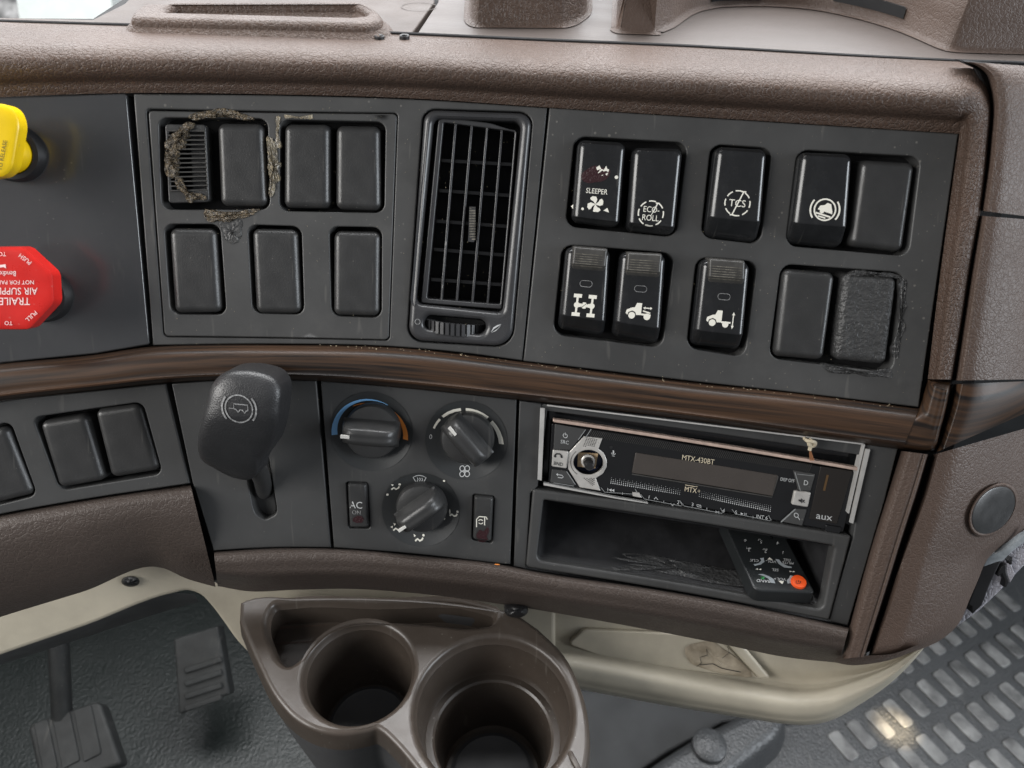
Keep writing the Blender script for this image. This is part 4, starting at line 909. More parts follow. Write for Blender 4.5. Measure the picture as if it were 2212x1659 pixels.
def rt(txt, x, y, H, mat='print', h=HB+.0013, wf=.95, nm='lettering'): return marks(nm, [('text', txt, 0, 0, H, 0, 'c', wf)], (x, y), TD, (.12, -.99), on(FACE, h), mat, ra)
rt('SRC', 1220, 955, 8); rt('BND', 1206, 1002, 7.5, 'rubber', HB+.0023); rt('MTX-430BT', 1508, 993, 11.5, 'wire', HB+.0003, .88); rt('DISP OFF', 1701, 1037, 7.5, 'print', HB+.0003, .75); rt('D', 1741, 1043, 11)
rt('1', 1402, 1074, 8); rt('2', 1465, 1085, 8); rt('3', 1496, 1090, 8); rt('4', 1563, 1103, 8); rt('5', 1590, 1107, 8); rt('INT 6', 1646, 1117, 8)
rt('aux', 1780, 1118, 15, 'blue' if False else 'auxprint' if 'auxprint' in M else 'print', HB+.0006, 1.2)
marks('logo', [('text', 'MTX', 0, -1, 11, 0, 'c', .85), ('line', [(-13, 7.5), (14, 7.5)], 1.2), ('arc', 18, -1, 2, .6, 0, 360)], (1492, 1057), TD, (.12, -.99), on(FACE, HB+.0003), 'wire', ra)
marks('icons', [('arc', 1220-1220, 0, 4.6, 1.3, 120, 420), ('line', [(0, 1), (0, 6.5)], 1.4)], (1221, 941), TD, (0, -1), on(FACE, HB+.0013), 'print', ra)
marks('icons', [('line', [(7, -3), (7, -3)], 1), ('line', [(-7, 2), (4, 2), (7, -1), (4, -4), (-5, -4)], 1.6), ('poly', [(-9, 2), (-5, 5), (-5, -1)])], (1210, 1028), TD, (0, -1), on(FACE, HB+.0013), 'print', ra)
marks('icons', [('arc', 0, 3, 4.5, 1.5, 0, 360), ('line', [(3, 0), (8, -6)], 1.6)], (1720, 1116), TD, (0, -1), on(FACE, HB+.0013), 'print', ra)
marks('icons', [('poly', [(-7, -2), (-7, 2), (-3, 2), (0, 6), (0, -6), (-3, -2)]), ('line', [(1, 3), (6, -3)], 1.6), ('line', [(1, -3), (6, 3)], 1.6)], (1732, 1082), TD, (0, -1), on(FACE, HB+.0023), 'rubber', ra)
marks('icons', [('line', [(-8, -1), (-4, 4), (3, 5), (8, 1)], 3), ('disc', -7, -2, 2.4), ('disc', 7, -1, 2.4)], (1206, 985), TD, (0, -1), on(FACE, HB+.0023), 'rubber', ra)
marks('icons', [('line', [(0, -3), (0, 4)], 3), ('arc', 0, 0, 5, 1, 200, 340), ('line', [(-3, -8), (3, -8)], 1)], (1325, 977), TD, (0, -1), on(FACE, HB+.0003), 'print', ra)
marks('icons', [('line', [(-9, 3), (-9, -3)], 1.2), ('poly', [(-7, 0), (-1, 3.2), (-1, -3.2)]), ('poly', [(-1, 0), (5, 3.2), (5, -3.2)]), ('line', [(23, -1), (23, -6)], 1)], (1322, 1059), TD, (0, -1), S0, 'print', ra)
marks('icons', [('line', [(-4, -2), (0, 3), (4, -2)], 1.4), ('line', [(32, -5), (36, -10), (40, -5)], 1.4), ('line', [(17, -2), (17, -7)], 1)], (1417, 1077), TD, (0, -1), S0, 'print', ra)
marks('icons', [('line', [(-5, 2), (4, 2), (5, -2), (-4, -2)], 1.3, 1), ('line', [(17, -1), (17, -6)], 1), ('line', [(36, -5), (44, -9)], 1.3), ('line', [(36, -9), (44, -5)], 1.3)], (1510, 1093), TD, (0, -1), S0, 'print', ra)
marks('icons', [('poly', [(-3, 3), (-3, -3), (3, 0)]), ('line', [(6, 3), (6, -3)], 1.2), ('line', [(9, 3), (9, -3)], 1.2), ('line', [(24, -1), (24, -6)], 1)], (1603, 1110), TD, (0, -1), S0, 'print', ra)
und = []
for x0, y0, x1, y1 in ((1298, 1053, 1372, 1063), (1384, 1068, 1468, 1088), (1470, 1083, 1556, 1104), (1581, 1100, 1660, 1120)):
    und.append(('line', [(x0, -y0), (x0+8, -(y0+10)), (x1+4, -(y1+5))], 1.1)); und.append(('line', [(x1, -(y1-7)), (x1+6, -(y1+4))], 1.2))
und += [('line', [(1265, -928), (1249, -950)], 1.5), ('line', [(1277, -927), (1265, -945)], 1.5), ('line', [(1717, -1020), (1729, -1060)], 1.6), ('line', [(1722, -1024), (1758, -1028)], 1), ('line', [(1718, -1100), (1687, -1128)], 2.5), ('line', [(1243, -1047), (1224, -1018)], 1.5), ('line', [(1196, -1043), (1240, -1050)], 1)]
marks('button_edges', und, (0, 0), (1, 0), (0, -1), on(FACE, HB+.0011), 'dimprint2', ra)
build('button', plate(FACE, lb([(1145, 1115), (1230, 1120), (1258, 1182), (1150, 1160)]), h=HB+.0012, depth=.0015, bev=.0003, grid=0), 'silver', ra, 'small silver corner of the leftmost lower button')
kn = []
for i in range(118):
    t = i/117; x0, y0 = 1275+(1754-1275)*t, 929+(1003-929)*t; x1, y1 = x0-8, y0+13+t*4
    kn.append(('line', [(x0, -y0), (x1, -y1)], 1.1))
marks('knurled_strip', kn, (0, 0), (1, 0), (0, -1), on(FACE, HB+.0004), 'grip', ra)
build('display', plate(FACE, rpoly([(1373, 978), (1681, 1027), (1669, 1072), (1365, 1022)], 2), h=HB+.0006, depth=.001, bev=.0004, grid=.01), 'screen', ra)
marks('display_edge', [('line', [(1365, -1024), (1668, -1074), (1681, -1029)], 2.6)], (0, 0), (1, 0), (0, -1), on(FACE, HB+.0008), 'grip', ra)
dt = []
for i in range(34):
    for j in range(4):
        r = (.6+.3*j)*(1-max(0, i-24)/30); dt.append(('disc', 1321+i*4.5-j*.5, -(1032+i*.73+j*3.8), r)) if j > 0 or i % 2 == 0 else None
for i in range(35):
    for j in range(4):
        r = (.6+.32*j)*(.55+.45*min(1, i/11)); dt.append(('disc', 1512+i*4.5-j*.5, -(1061+i*.94+j*3.8), r))
dt = [d for d in dt if d]
marks('dot_pattern', [('poly', [(x-r, y), (x, y-r), (x+r, y), (x, y+r)]) for _, x, y, r in dt], (0, 0), (1, 0), (0, -1), on(FACE, HB+.0003), 'print', ra)
marks('microphone_hole', [('disc', 0, 0, 3.8)], (1320, 966), (1, 0), (0, -1), on(FACE, HB+.0003), 'core', ra)
build('socket_cover', plate(FACE, rpoly(rbq([(1145, 155), (1445, 200), (1300, 705), (1035, 655)]), 2), h=HB+.0004, depth=.001, bev=.0003, grid=0), 'smoked', ra)
marks('indicator_bar', [('line', [(4, 17), (-4, -17)], 5)], (1784, 1043), (1, 0), (0, -1), on(FACE, HB+.0007), 'amber', ra)
build('eject_button', plate(FACE, rpoly(rbq([(1195, 712), (1350, 738), (1325, 800), (1185, 790)]), 3), h=HB+.0012, depth=.002, bev=.0004, grid=0), 'radioface', ra)
# storage pocket below the radio
pk = thing('storage_pocket', 'black open storage pocket under the radio with scuffed floor', 'storage pocket', FACE.P(1480, 1290, -.004))
PO = [(1151, 1057, 5), (1840, 1159, 5), (1792, 1341, 6), (1136, 1226, 8)]; PI = [(1174, 1080, 5), (1804, 1180, 8), (1777, 1318, 14), (1159, 1211, 14)]
build('rim', plate(FACE, rpoly(PO, 5), [rpoly(PI, 8, 6)], h=-.0005, depth=.008, bev=.0014, grid=.014), 'panel', pk)
pi = rpoly(PI, 8, 6); front = [FACE.P(x, y, -.004) for x, y in pi]; cen = sum(front, Vector())/len(front)
dirv = Vector((0, 1, 0.03)); rows = []
for k in range(13):
    t = k/12; rows.append([cen+(p-cen)*(1-.10*t**.8)+dirv*.105*t for p in front])
V, Fc, _ = loft(rows, True); Fc.append(tuple(12*len(front)+j for j in range(len(front)))[::-1])
build('inner_walls', (V, Fc), 'pocket', pk)
fz = FACE.P(1470, 1262, -.004)
PFL = Frame(FACE.P(1480, 1262, -.004), Vector((1, 0, 0)), Vector((0, .999, .03)).normalized(), Vector((0, -.03, .999)).normalized())
build('scuffed_patch', blob(PFL, curve([(1300, 1205), (1340, 1195), (1420, 1200), (1480, 1212), (1560, 1228), (1610, 1240), (1620, 1262), (1560, 1262), (1480, 1247), (1400, 1232), (1310, 1222)], 4, True), .0015, .0006, .0006, 5), 'scorch', pk)

# remote control lying on the pocket floor
hr = .012
rem = thing('remote_control', 'slim black remote control with an orange power button lying in the pocket', 'remote control', PFL.P(1690, 1270, .002))
RQ = [(1560, 1122), (1690, 1142), (1760, 1282), (1632, 1276)]
RQr = rpoly([(1560, 1122), (1688, 1140), (1762, 1281, 10), (1630, 1276, 16)], 8)
build('body', plate(PFL, RQr, h=hr, depth=.009, bev=.0012, grid=.01, flare=.001), 'remote', rem)
Rs = on(PFL, hr+.0002)
def rtext(s, X, Y, H, mat='print'):
    x, y = 1512+X*.2278, 972+Y*.2278
    marks('lettering', [('text', s, 0, 0, H, 180, 'c', .95)], (x, y), (1, .08), (.15, -.72), Rs, mat, rem)
for s, X, Y, H in (('CLK', 515, 1048, 8), ('VOL-', 673, 1057, 8), ('MUTE', 835, 1070, 7.5), ('DEL', 825, 1042, 7), ('SEL', 713, 1137, 8), ('BAND', 603, 1242, 8.5), ('VOL+', 757, 1225, 8), ('3', 468, 948, 9), ('2', 623, 962, 9), ('1', 788, 972, 9), ('6', 428, 860, 9), ('5', 580, 872, 9), ('4', 738, 884, 9), ('INT', 617, 941, 5), ('RPT', 462, 930, 5), ('10', 565, 850, 5)):
    rtext(s, X, Y, H)
def rp(name, polys, mat):
    marks(name, [('poly', [(1512+x*.2278, -(972+y*.2278)) for x, y in p]) for p in polys], (0, 0), (1, 0), (0, -1), Rs, mat, rem)
rp('arc_marks', [[(570, 1025), (605, 1022), (612, 1060), (580, 1085), (520, 1098), (508, 1084), (555, 1075), (580, 1050)], [(715, 1035), (750, 1038), (775, 1070), (820, 1095), (872, 1108), (868, 1120), (800, 1115), (745, 1080)],
    [(548, 1178), (600, 1175), (650, 1195), (700, 1225), (715, 1265), (672, 1258), (650, 1220), (600, 1195)], [(855, 1188), (920, 1205), (870, 1225), (865, 1262), (832, 1268), (822, 1235), (845, 1215)]], 'clearpl')
rp('arrow_marks', [[(660, 1018), (690, 1042), (640, 1038)], [(742, 1240), (797, 1244), (780, 1272)], [(525, 1130), (550, 1122), (550, 1136)], [(555, 1132), (582, 1124), (580, 1140)], [(850, 1144), (850, 1158), (878, 1152)], [(880, 1146), (880, 1160), (905, 1154)]], 'white')
rp('green_mark', [[(575, 1205), (600, 1200), (615, 1212), (600, 1226), (570, 1218), (600, 1218), (604, 1210)]], 'green')
a, b = PFL.ab(1512+933*.2278, 972+1258*.2278, hr); rr_ = abs(PFL.ab(1512+1005*.2278, 972+1258*.2278, hr)[0]-a)
pw = build('power_button', lathe(PFL, a, b, [(rr_, hr-.001), (rr_, hr+.0008), (rr_*.93, hr+.0015), (rr_*.5, hr+.0018)], 28), 'button_orange', rem)
marks('symbol', [('arc', 0, 0, 5, 1.2, 130, 410), ('line', [(0, -1), (0, 6)], 1.2)], (1512+933*.2278, 972+1252*.2278), (1, .08), (.15, -.72), on(PFL, hr+.0021), 'rubber', pw)
# wire end above the radio
wi = thing('wire_end', 'stub of knotted white wire with bare copper strands above the radio bar', 'wire', FACE.P(1750, 958, .002))
build('insulation', tube([FACE.P(x, y, h) for x, y, h in curve([(1738, 947, .002), (1744, 952, .006), (1753, 953, .007), (1761, 957, .005), (1757, 963, .003), (1748, 961, .005), (1750, 950, .006), (1751, 962, .004), (1749, 972, .003)], 4)], .0011, 8), 'wire', wi)
for dx in (-3, 0, 3): build('copper_strand', tube([FACE.P(x, y, h) for x, y, h in ((1750, 970, .003), (1751+dx*.6, 980, .002), (1754+dx*1.2, 995, .002))], .00035, 5), 'strand', wi)

# ================================================================== BELOW THE DASHBOARD
# cup holder tray
cup = thing('cup_holder', 'brown plastic cup holder tray with one small and one large cup well', 'cup holder', TRAY.P(900, 1480, -.05))
TO = curve([(518, 1300), (530, 1294), (650, 1288), (779, 1287), (962, 1297), (1108, 1318)], 5)+curve([(1163, 1356), (1218, 1411), (1255, 1484), (1270, 1539), (1275, 1594), (1268, 1659), (1240, 1740), (1150, 1800), (1010, 1790), (940, 1720), (896, 1659), (850, 1605), (820, 1578), (812, 1574), (795, 1578), (728, 1587), (676, 1576), (632, 1550), (596, 1510), (552, 1426), (516, 1341)], 4)
def cabr(l, r, cy):
    a0, b0 = TRAY.ab(l, cy); a1, b1 = TRAY.ab(r, cy); return ((a0+a1)/2, (b0+b1)/2, (a1-a0)/2)
s1 = cabr(656, 894, 1449); s2 = cabr(894, 1238, 1530)
REC = curve([(577, 1360), (580, 1325), (592, 1306), (620, 1301), (816, 1301), (1050, 1313), (1070, 1322), (1066, 1345), (1040, 1352), (920, 1346), (816, 1341), (757, 1345), (706, 1363), (669, 1396), (643, 1426), (621, 1437), (603, 1426), (588, 1393)], 4, True)
def circab(c, k=1.0, n=40): return [(c[0]+c[2]*k*math.cos(2*math.pi*i/n), c[1]+c[2]*k*math.sin(2*math.pi*i/n)) for i in range(n)]
g = plate(TRAY, [TRAY.ab(x, y) for x, y in TO], [circab(s1), circab(s2), [TRAY.ab(x, y) for x, y in REC]], h=0, depth=.016, bev=.0032, grid=.012, ab=True, flare=.0015, hh=.006)
build('tray_body', g, 'tray', cup)
skirt = densify(ccw([TRAY.ab(x, y) for x, y in TO]), .012)
rws = [[TRAY.W(a, b, -h) for a, b in offset(skirt, o)] for o, h in ((.001, .0145), (.0013, .017), (.0018, .045), (.012, .12))]
V, Fc, _ = loft(rws, True); build('lower_shell', (V, Fc), 'traydark', cup)
a, b, r = s1
build('small_cup_well', lathe(TRAY, a, b, [(r, -.005), (r*.985, -.010), (r*.90, -.066), (r*.86, -.069), (0.001, -.069)], 48), 'tray', cup)
a, b, r = s2
build('large_cup_well', lathe(TRAY, a, b, [(r, -.005), (r*.985, -.010), (r*.905, -.034), (r*.885, -.0355), (r*.80, -.0350), (r*.77, -.0360), (r*.755, -.039), (r*.70, -.088), (r*.66, -.090), (.001, -.090)], 56), 'tray', cup)
rc = densify(ccw([TRAY.ab(x, y) for x, y in REC]), .01)
V, Fc, _ = loft([[TRAY.W(a, b, h) for a, b in offset(rc, o)] for o, h in ((0, -.005), (.0012, -.024))], True)
vs_, fs_ = fill([rc], .02); k = len(V); V += [TRAY.W(a, b, -.024) for a, b in vs_]; Fc += [tuple(i+k for i in f) for f in fs_]
a, b, r = s1
build('cup_base_pad', lathe(TRAY, a, b, [(r*.80, -.0689), (r*.80, -.0675), (r*.74, -.0670), (r*.70, -.0678), (.001, -.0678)], 40), 'traydark', cup)
a, b, r = s2
build('cup_base_pad', lathe(TRAY, a, b, [(r*.60, -.0899), (r*.60, -.0885), (r*.55, -.0880), (r*.52, -.0888), (.001, -.0888)], 40), 'traydark', cup)
build('side_recess', (V, Fc), 'tray', cup)
marks('recess_step', [('poly', [(578, -1357), (590, -1354), (735, -1348), (700, -1351), (590, -1360)]), ('poly', [(592, -1389), (675, -1384), (672, -1387), (593, -1393)])], (0, 0), (1, 0), (0, -1), on(TRAY, -.0237), 'leather_soft', cup)
build('latch_rib', tube([TRAY.P(1231, 1626, .0), TRAY.P(1240, 1643, .0015), TRAY.P(1250, 1662, .0)], .0016), 'tray', cup)
# beige console behind it
con = thing('lower_console', 'beige plastic lower console curving below the dashboard', 'console', FACE.P(1300, 1440, -.07))
hB = -.058
bl_top = curve([(-90, 1340), (0, 1312), (180, 1258), (349, 1200), (430, 1210), (520, 1230), (640, 1235), (900, 1240), (1200, 1290)], 6)
bl_bot = curve([(-90, 1450), (0, 1417), (180, 1355), (376, 1283), (403, 1278), (431, 1287), (455, 1311), (478, 1341), (513, 1389), (552, 1426), (640, 1470), (900, 1480), (1200, 1400)], 8)
build('left_bridge', plate(FACE, bl_top+bl_bot[::-1], h=hB, depth=.012, bev=.003, grid=.02), 'beige', con)
build('bridge_underside', band(FACE, curve([(-90, 1446), (0, 1414), (180, 1352), (376, 1280), (420, 1284)], 6), curve([(-90, 1470), (0, 1437), (180, 1378), (376, 1315), (430, 1300)], 6), [(0, hB-.012), (.5, hB-.03), (1, hB-.045)], 30), 'traydark', con)
rb0 = curve([(1120, 1300), (1300, 1325), (1560, 1375), (1760, 1415), (1900, 1418), (2000, 1390)], 8)
rb1 = curve([(1150, 1470), (1267, 1492), (1400, 1517), (1512, 1536), (1620, 1553), (1697, 1564), (1743, 1566), (1790, 1558), (1859, 1521), (1929, 1471), (1975, 1425), (1999, 1396)], 8)
def ridge(a): return a
nn = 70; A_, B_ = resample(rb0, nn), resample(rb1, nn); rows = []
for i in range(nn):
    s = i/(nn-1); e = min(1, max(0, (s-.70)/.12)); row = []
    for (t, h) in curve([(0, -.062), (.25, -.062), (.50, -.060), (.58, -.052), (.68, -.044), (.80, -.041), (.92, -.046), (.98, -.056), (1, -.075)], 5):
        row.append(FACE.P(A_[i][0]+(B_[i][0]-A_[i][0])*t, A_[i][1]+(B_[i][1]-A_[i][1])*t, h))
    rows.append(row)
build('right_shelf', loft(rows), 'beige', con)
PKT = rpoly([(1225, 1392, 14), (1262, 1360, 10), (1480, 1372, 4), (1560, 1385, 10), (1640, 1466, 6), (1560, 1458), (1466, 1446), (1310, 1422, 30)], 8)
build('pocket_floor', plate(FACE, PKT, h=-.0585, depth=.004, bev=.0012, grid=.02), 'beige', con)
build('worn_patch', blob(FACE, curve([(1480, 1400), (1510, 1388), (1540, 1386), (1560, 1400), (1590, 1420), (1625, 1462), (1580, 1458), (1520, 1444), (1490, 1430)], 3, True), -.058, .0008, .0006, 5), 'beige_dirty', con)
cracks = [('line', [(1505, -1440), (1515, -1432), (1512, -1420), (1528, -1415), (1526, -1402)], 1.2), ('line', [(1512, -1436), (1540, -1434), (1560, -1444), (1600, -1452)], 1.6), ('line', [(1560, -1422), (1575, -1410), (1572, -1396)], 1.0)]
marks('crack', cracks, (0, 0), (1, 0), (0, -1), on(FACE, -.0565), 'rubber', con)
build('wedge_rib', plate(FACE, rpoly([(1560, 1380), (1600, 1390), (1665, 1466), (1640, 1468)], 4), h=-.055, depth=.005, bev=.002, grid=0), 'beige', con)
build('panel_clip', blob(FACE, circ((282, 1256), 20, 12, 16), hB, .004, .0008, 4), 'rubber', None, 'small black push clip in the beige bridge under the knee panel', 'clip', 'black clips under the dashboard')
build('panel_clip', blob(FACE, circ((1115, 1320), 26, 15, 16), -.02, .006, .0008, 4, base=-.05), 'rubber', None, 'black clip behind the back corner of the cup holder tray', 'clip', 'black clips under the dashboard')

# pedals
bp_ = thing('brake_pedal', 'square dark brake pedal with a ribbed pad hanging from an arm', 'pedal', FLOOR.P(150, 1600, .02), 'foot pedals on the left')
PED = Frame(Vector((0, 0, .13)), Vector((1, 0, 0)), Vector((0, .94, .342)).normalized(), Vector((0, -.342, .94)).normalized())
PED.O = C0+ray(155, 1590)*.86
pq = [(52, 1576, 20), (75, 1546, 14), (225, 1508, 18), (262, 1640, 10), (250, 1660), (90, 1712, 10)]
build('pad', plate(PED, rpoly([(58, 1566, 16), (215, 1512, 16), (262, 1650, 10), (90, 1712, 10)], 12), h=0, depth=.02, bev=.004, grid=.03), 'pedal', bp_)
for x0, x1 in ((72, 102), (112, 150), (158, 196)):
    y0, y1 = 1563-(x0-72)*.33, 1563-(x1-72)*.33
    build('rib', plate(PED, rpoly([(x0, y0), (x1, y1), (x1+22, y1+105), (x0+22, y0+112)], 5), h=.002, depth=.003, bev=.001, grid=0), 'pedal', bp_)
build('arm', tube([PED.P(135, 1560, -.01), PED.P(120, 1480, .02)+Vector((0, .03, .03)), PED.P(100, 1420, .05)+Vector((0, .09, .09)), PED.P(88, 1370, .08)+Vector((0, .14, .16))], [.011, .011, .012, .012], 10), 'pedal', bp_)
ap = thing('accelerator_pedal', 'narrow dark accelerator pedal with ribbed rubber pad', 'pedal', FLOOR.P(440, 1530, .02), 'foot pedals on the left')
ACC = Frame(C0+ray(435, 1480)*.95, Vector((1, 0, 0)), Vector((0, .80, .6)).normalized(), Vector((0, -.6, .80)).normalized())
build('pad', plate(ACC, rpoly([(374, 1380), (470, 1352), (496, 1500, 5), (386, 1545, 5)], 5), h=0, depth=.02, bev=.003, grid=.03), 'pedal', ap)
for y in (1446, 1474, 1502, 1528):
    build('rib', plate(ACC, rpoly([(396, y-2), (476, y-28), (480, y-16), (400, y+10)], 3), h=.004, depth=.005, bev=.0015, grid=0), 'pedal', ap)
# floor
build('floor', ([FLOOR.W(x, y, 0) for x, y in ((-2.5, -1.5), (2.5, -1.5), (2.5, 2.2), (-2.5, 2.2))], [(0, 1, 2, 3)]), 'floor', None, kind='structure')
fm = thing('floor_mat', 'grey rubber floor mat with rows of worn raised oblong pads', 'floor mat', FLOOR.P(1900, 1560, .004))
build('mat_sheet', plate(FLOOR, [(1370, 1662), (1500, 1590), (1600, 1520), (1700, 1440), (2100, 1150), (2400, 1150), (2600, 1800), (1200, 1900), (1200, 1760)], h=.006, depth=.006, bev=.002, grid=.12), 'mat', fm)
fz_ = lambda x, y: (1836+x*.2188, 1296+y*.2188)
Aa = Vector(FLOOR.ab(*fz_(470, 1115), .008)); Hh = Vector(FLOOR.ab(*fz_(1435, 535), .008)); Rr = Vector(FLOOR.ab(*fz_(805, 1470), .008)); R3 = Vector(FLOOR.ab(*fz_(1470, 1040), .008))
e1 = (Hh-Aa)/6; e2 = Rr-Aa; pads = []
for i in range(-3, 10):
    for j in range(-3, 4):
        c_ = Aa+e1*i+e2*j
        w_, l_ = e1*.29, e2*.37
        q = [c_-w_-l_, c_+w_-l_, c_+w_+l_, c_-w_+l_]
        if j >= 0 or i > -j-1: pads.append(plate(FLOOR, rpoly([tuple(v) for v in q], .005, 3), h=.0085, depth=.003, bev=.0012, grid=0, ab=True))
build('raised_pads', merge(*pads), 'pads', fm, kind=None)
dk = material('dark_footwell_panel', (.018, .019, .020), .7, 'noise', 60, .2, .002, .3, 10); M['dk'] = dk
build('front_light_blocker', ([Vector(v) for v in ((-2.5, .95, 0), (2.5, .95, 0), (2.5, .72, .70), (-2.5, .72, .70))], [(0, 1, 2, 3)]), 'dk', None, kind='structure')  # unseen wall added to keep world light out of the footwell
build('side_light_blocker', ([Vector(v) for v in ((-1.0, -.2, 0), (-1.0, 1.0, 0), (-1.0, 1.0, .8), (-1.0, -.2, .8))], [(0, 1, 2, 3)]), 'dk', None, kind='structure')  # unseen side wall, added to darken the left of the footwell
# grey hump with round boss, dark tunnel side
tn = thing('engine_tunnel', 'grey vinyl engine tunnel cover with a round boss', 'tunnel cover', FLOOR.P(1560, 1640, .01))
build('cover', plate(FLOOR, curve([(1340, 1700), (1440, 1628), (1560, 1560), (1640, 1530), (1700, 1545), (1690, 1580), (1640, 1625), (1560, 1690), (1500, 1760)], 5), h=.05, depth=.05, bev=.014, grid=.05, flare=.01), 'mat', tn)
a, b = FLOOR.ab(1531, 1613, .05)
build('boss', lathe(FLOOR, a, b, [(.021, .045), (.021, .056), (.018, .0585), (.002, .059)], 30), 'mat', tn)
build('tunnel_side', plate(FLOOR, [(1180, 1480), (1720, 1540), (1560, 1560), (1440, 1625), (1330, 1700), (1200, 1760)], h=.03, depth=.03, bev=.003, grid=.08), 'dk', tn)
# torn trim clips at the right edge
cb = thing('trim_bracket', 'torn black and clear plastic trim bracket at the right edge under the side panel', 'bracket', FACE.P(2150, 1260, -.05))
zr = lambda x, y: (1971+x*.2117, 1080+y*.2117)
hb_ = -.055
build('grey_lining', plate(FACE, [zr(*p) for p in ((390, 1345), (560, 1060), (900, 500), (1138, 350), (1400, 300), (1400, 500), (1138, 690), (900, 940), (700, 1130))], h=hb_-.006, depth=.01, bev=.002, grid=.03), 'greyleather', cb)
build('clear_clip', plate(FACE, [zr(*p) for p in ((720, 670), (765, 575), (960, 490), (1138, 360), (1300, 300), (1300, 330), (1138, 440), (1020, 530), (930, 620), (850, 640), (740, 682))], h=hb_+.003, depth=.004, bev=.0008, grid=0), 'clearpl', cb)
build('black_tab', plate(FACE, [zr(*p) for p in ((715, 680), (850, 640), (870, 570), (925, 590), (800, 850), (740, 1010), (710, 1080), (620, 1165), (600, 1145), (605, 1090), (565, 1065))], h=hb_, depth=.006, bev=.0008, grid=0), 'rubber', cb)
build('hook', plate(FACE, [zr(*p) for p in ((900, 690), (955, 655), (960, 740), (990, 840), (960, 895), (932, 888), (945, 820), (915, 755), (880, 785), (862, 770))], h=hb_-.001, depth=.004, bev=.0006, grid=0), 'rubber', cb)
build('hook', plate(FACE, [zr(*p) for p in ((980, 620), (1022, 590), (1020, 660), (1000, 665))], h=hb_, depth=.004, bev=.0006, grid=0), 'rubber', cb)
build('pale_tab', plate(FACE, [zr(*p) for p in ((960, 640), (1010, 660), (1050, 760), (1000, 845), (955, 740))], h=hb_-.002, depth=.003, bev=.0005, grid=0), 'greyleather', cb)
# remaining lower half of the side panel and its round plug
def sidepanel():
    top = resample(curve([(1990, 1062), (1970, 1134), (1924, 1280), (1878, 1417)], 6), 30)
    return top
lo0 = resample(curve([(1924, 1280), (1905, 1335), (1890, 1380), (1878, 1417)], 6), 30); 
SP = plate(FACE, curve([(1996, 1050), (1970, 1134), (1924, 1280), (1880, 1414)], 6)+curve([(1929, 1413), (1993, 1397), (2040, 1375), (2060, 1358), (2091, 1303), (2132, 1205), (2180, 1180), (2290, 1120), (2290, 1050)], 5), h=-.002, depth=.02, bev=.006, grid=.012,
           hfun=lambda a, b: -.000-.12*max(0, a-.215)**1.25-.02)
bpy.data.objects.remove(bpy.data.objects['corner_side_panel'])
edge = curve([(2011, 984), (1989, 1058), (1965, 1134), (1919, 1280), (1876, 1416)], 6)
outer = curve([(2400, 872), (2400, 1050), (2320, 1105), (2200, 1162), (2134, 1206), (2112, 1255), (2091, 1303), (2076, 1340), (2058, 1362), (2030, 1384), (1993, 1401), (1929, 1418), (1890, 1421)], 5)
e_, o_ = resample(edge, 44), resample(outer, 60)[:]; o_ = resample(outer, 44); rows = []
for i in range(44):
    row = []; Ln = math.hypot(o_[i][0]-e_[i][0], o_[i][1]-e_[i][1])
    for j in range(26):
        t = j/25; x = e_[i][0]+(o_[i][0]-e_[i][0])*t; y = e_[i][1]+(o_[i][1]-e_[i][1])*t; d = Ln*t
        h = .007-.0002*max(0, d-60)-.0000008*max(0, d-60)**2
        if d < 10: h = -.012+.019*math.sqrt(min(1, d/10))
        de = Ln*(1-t)
        if de < 40: h -= .010*(1-de/40)**2
        row.append(FACE.P(x, y, h))
    rows.append(row)
build('corner_side_panel', loft(rows), 'leather_soft', dash)
PLG = Frame(FACE.P(2146, 1102, -.0155), Vector((1, 0, 0)), FACE.B, FACE.N)
pA = (Vector((.80, .60, 0))).normalized(); 
def plugpt(ang, k, up):
    ca, sa = math.cos(ang)*60*k, math.sin(ang)*40*k; th_ = math.radians(-52)
    x = 2146+ca*math.cos(th_)-sa*math.sin(th_); y = 1102+ca*math.sin(th_)+sa*math.cos(th_)
    # height of side panel here
    d0 = x-(1994+(y-1058)*-.31); h = .007-.0002*max(0, d0-60)-.0000008*max(0, d0-60)**2
    return FACE.P(x, y, h+up)
rws = [[plugpt(2*math.pi*i/36, k, u) for i in range(36)] for k, u in ((1.10, .0002), (1.04, .0022), (1.0, .0022), (.96, .0012))]
V, Fc, _ = loft(rws, True); build('plug_surround', (V, Fc), 'leather_soft', dash)
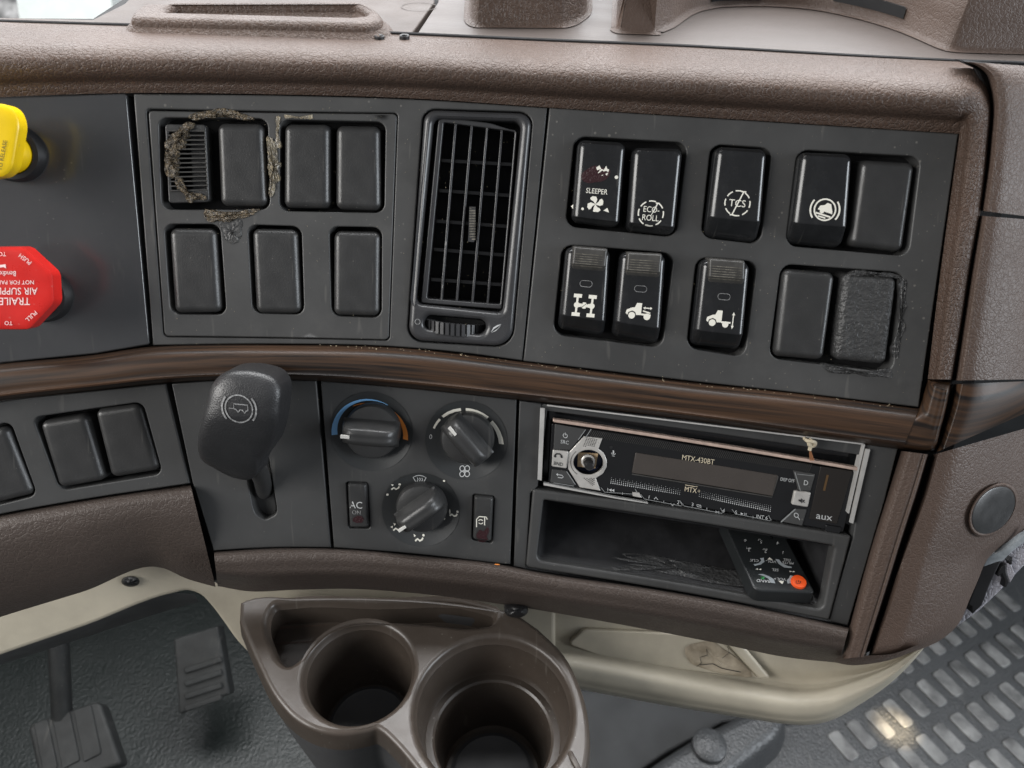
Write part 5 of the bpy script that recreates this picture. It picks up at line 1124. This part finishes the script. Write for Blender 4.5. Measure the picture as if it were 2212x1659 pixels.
rws = [[plugpt(2*math.pi*i/36, k, u) for i in range(36)] for k, u in ((.98, .0006), (.95, .0020), (.88, .0026), (.5, .0029), (.1, .003))]
V, Fc, _ = loft(rws, True); Fc.append(tuple(4*36+j for j in range(36))); build('round_plug', (V, Fc), 'blank', None, 'black oval plug set into the brown side panel at the right', 'plug')

# ================================================================== BEYOND THE DASHBOARD
bk = TOP
def backbox(name, q, z, mat, label, cat, dep=.3):
    p = [C0+ray(x, y)*z for x, y in q]; return build(name, solid(p, [v+Vector((0, dep, 0)) for v in p]), mat, None, label, cat)
backbox('vehicle_body', [(30, -40), (232, -40), (246, 30), (240, 80), (48, 80)], 1.5, 'pale', 'blurred pale white vehicle body seen past the top left of the dashboard', 'vehicle')
backbox('yard_clutter', [(-120, -60), (500, -60), (500, 90), (-120, 90)], 1.9, 'mottled', 'blurred mottled dark and pale clutter behind the white vehicle body', 'clutter')
# crumbs and dust on the strip
cr = []
for _ in range(90):
    i = random.randrange(45, 118); x, y = a_[i]; x += random.uniform(-6, 6); y += random.uniform(0, 7)
    cr.append(blob(FACE, circ((x, y), random.uniform(.5, 1.6), random.uniform(.4, 1.0), 5), .0045, .0006, 0, 2))
build('crumbs', merge(*cr), 'crumb', None, 'fine pale crumbs along the top of the woodgrain strip', 'crumbs', kind='stuff')
ds = []
for _ in range(420):
    x, y = random.uniform(300, 2050), random.uniform(215, 870)
    ds.append(blob(FACE, circ((x, y), random.uniform(.3, .8), random.uniform(.3, .7), 4), .0008, .0002, 0, 2))
build('dust', merge(*ds), 'crumb', None, 'tiny pale dust specks on the black panels', 'dust', kind='stuff')
build('orange_chip', blob(FACE, circ((1073, 1220), 7, 2.2, 8), .004, .001, .0002, 3), 'orange', None, 'tiny orange chip on the brown lower edge under the climate panel', 'chip')
# sunbeam on the floor mat
tgt = FLOOR.P(1935, 1572, .008); SUNBEAM.location = tgt+Vector((.55, -.3, 1.5)); SUNBEAM.rotation_euler = (tgt-SUNBEAM.location).to_track_quat('-Z', 'Y').to_euler()
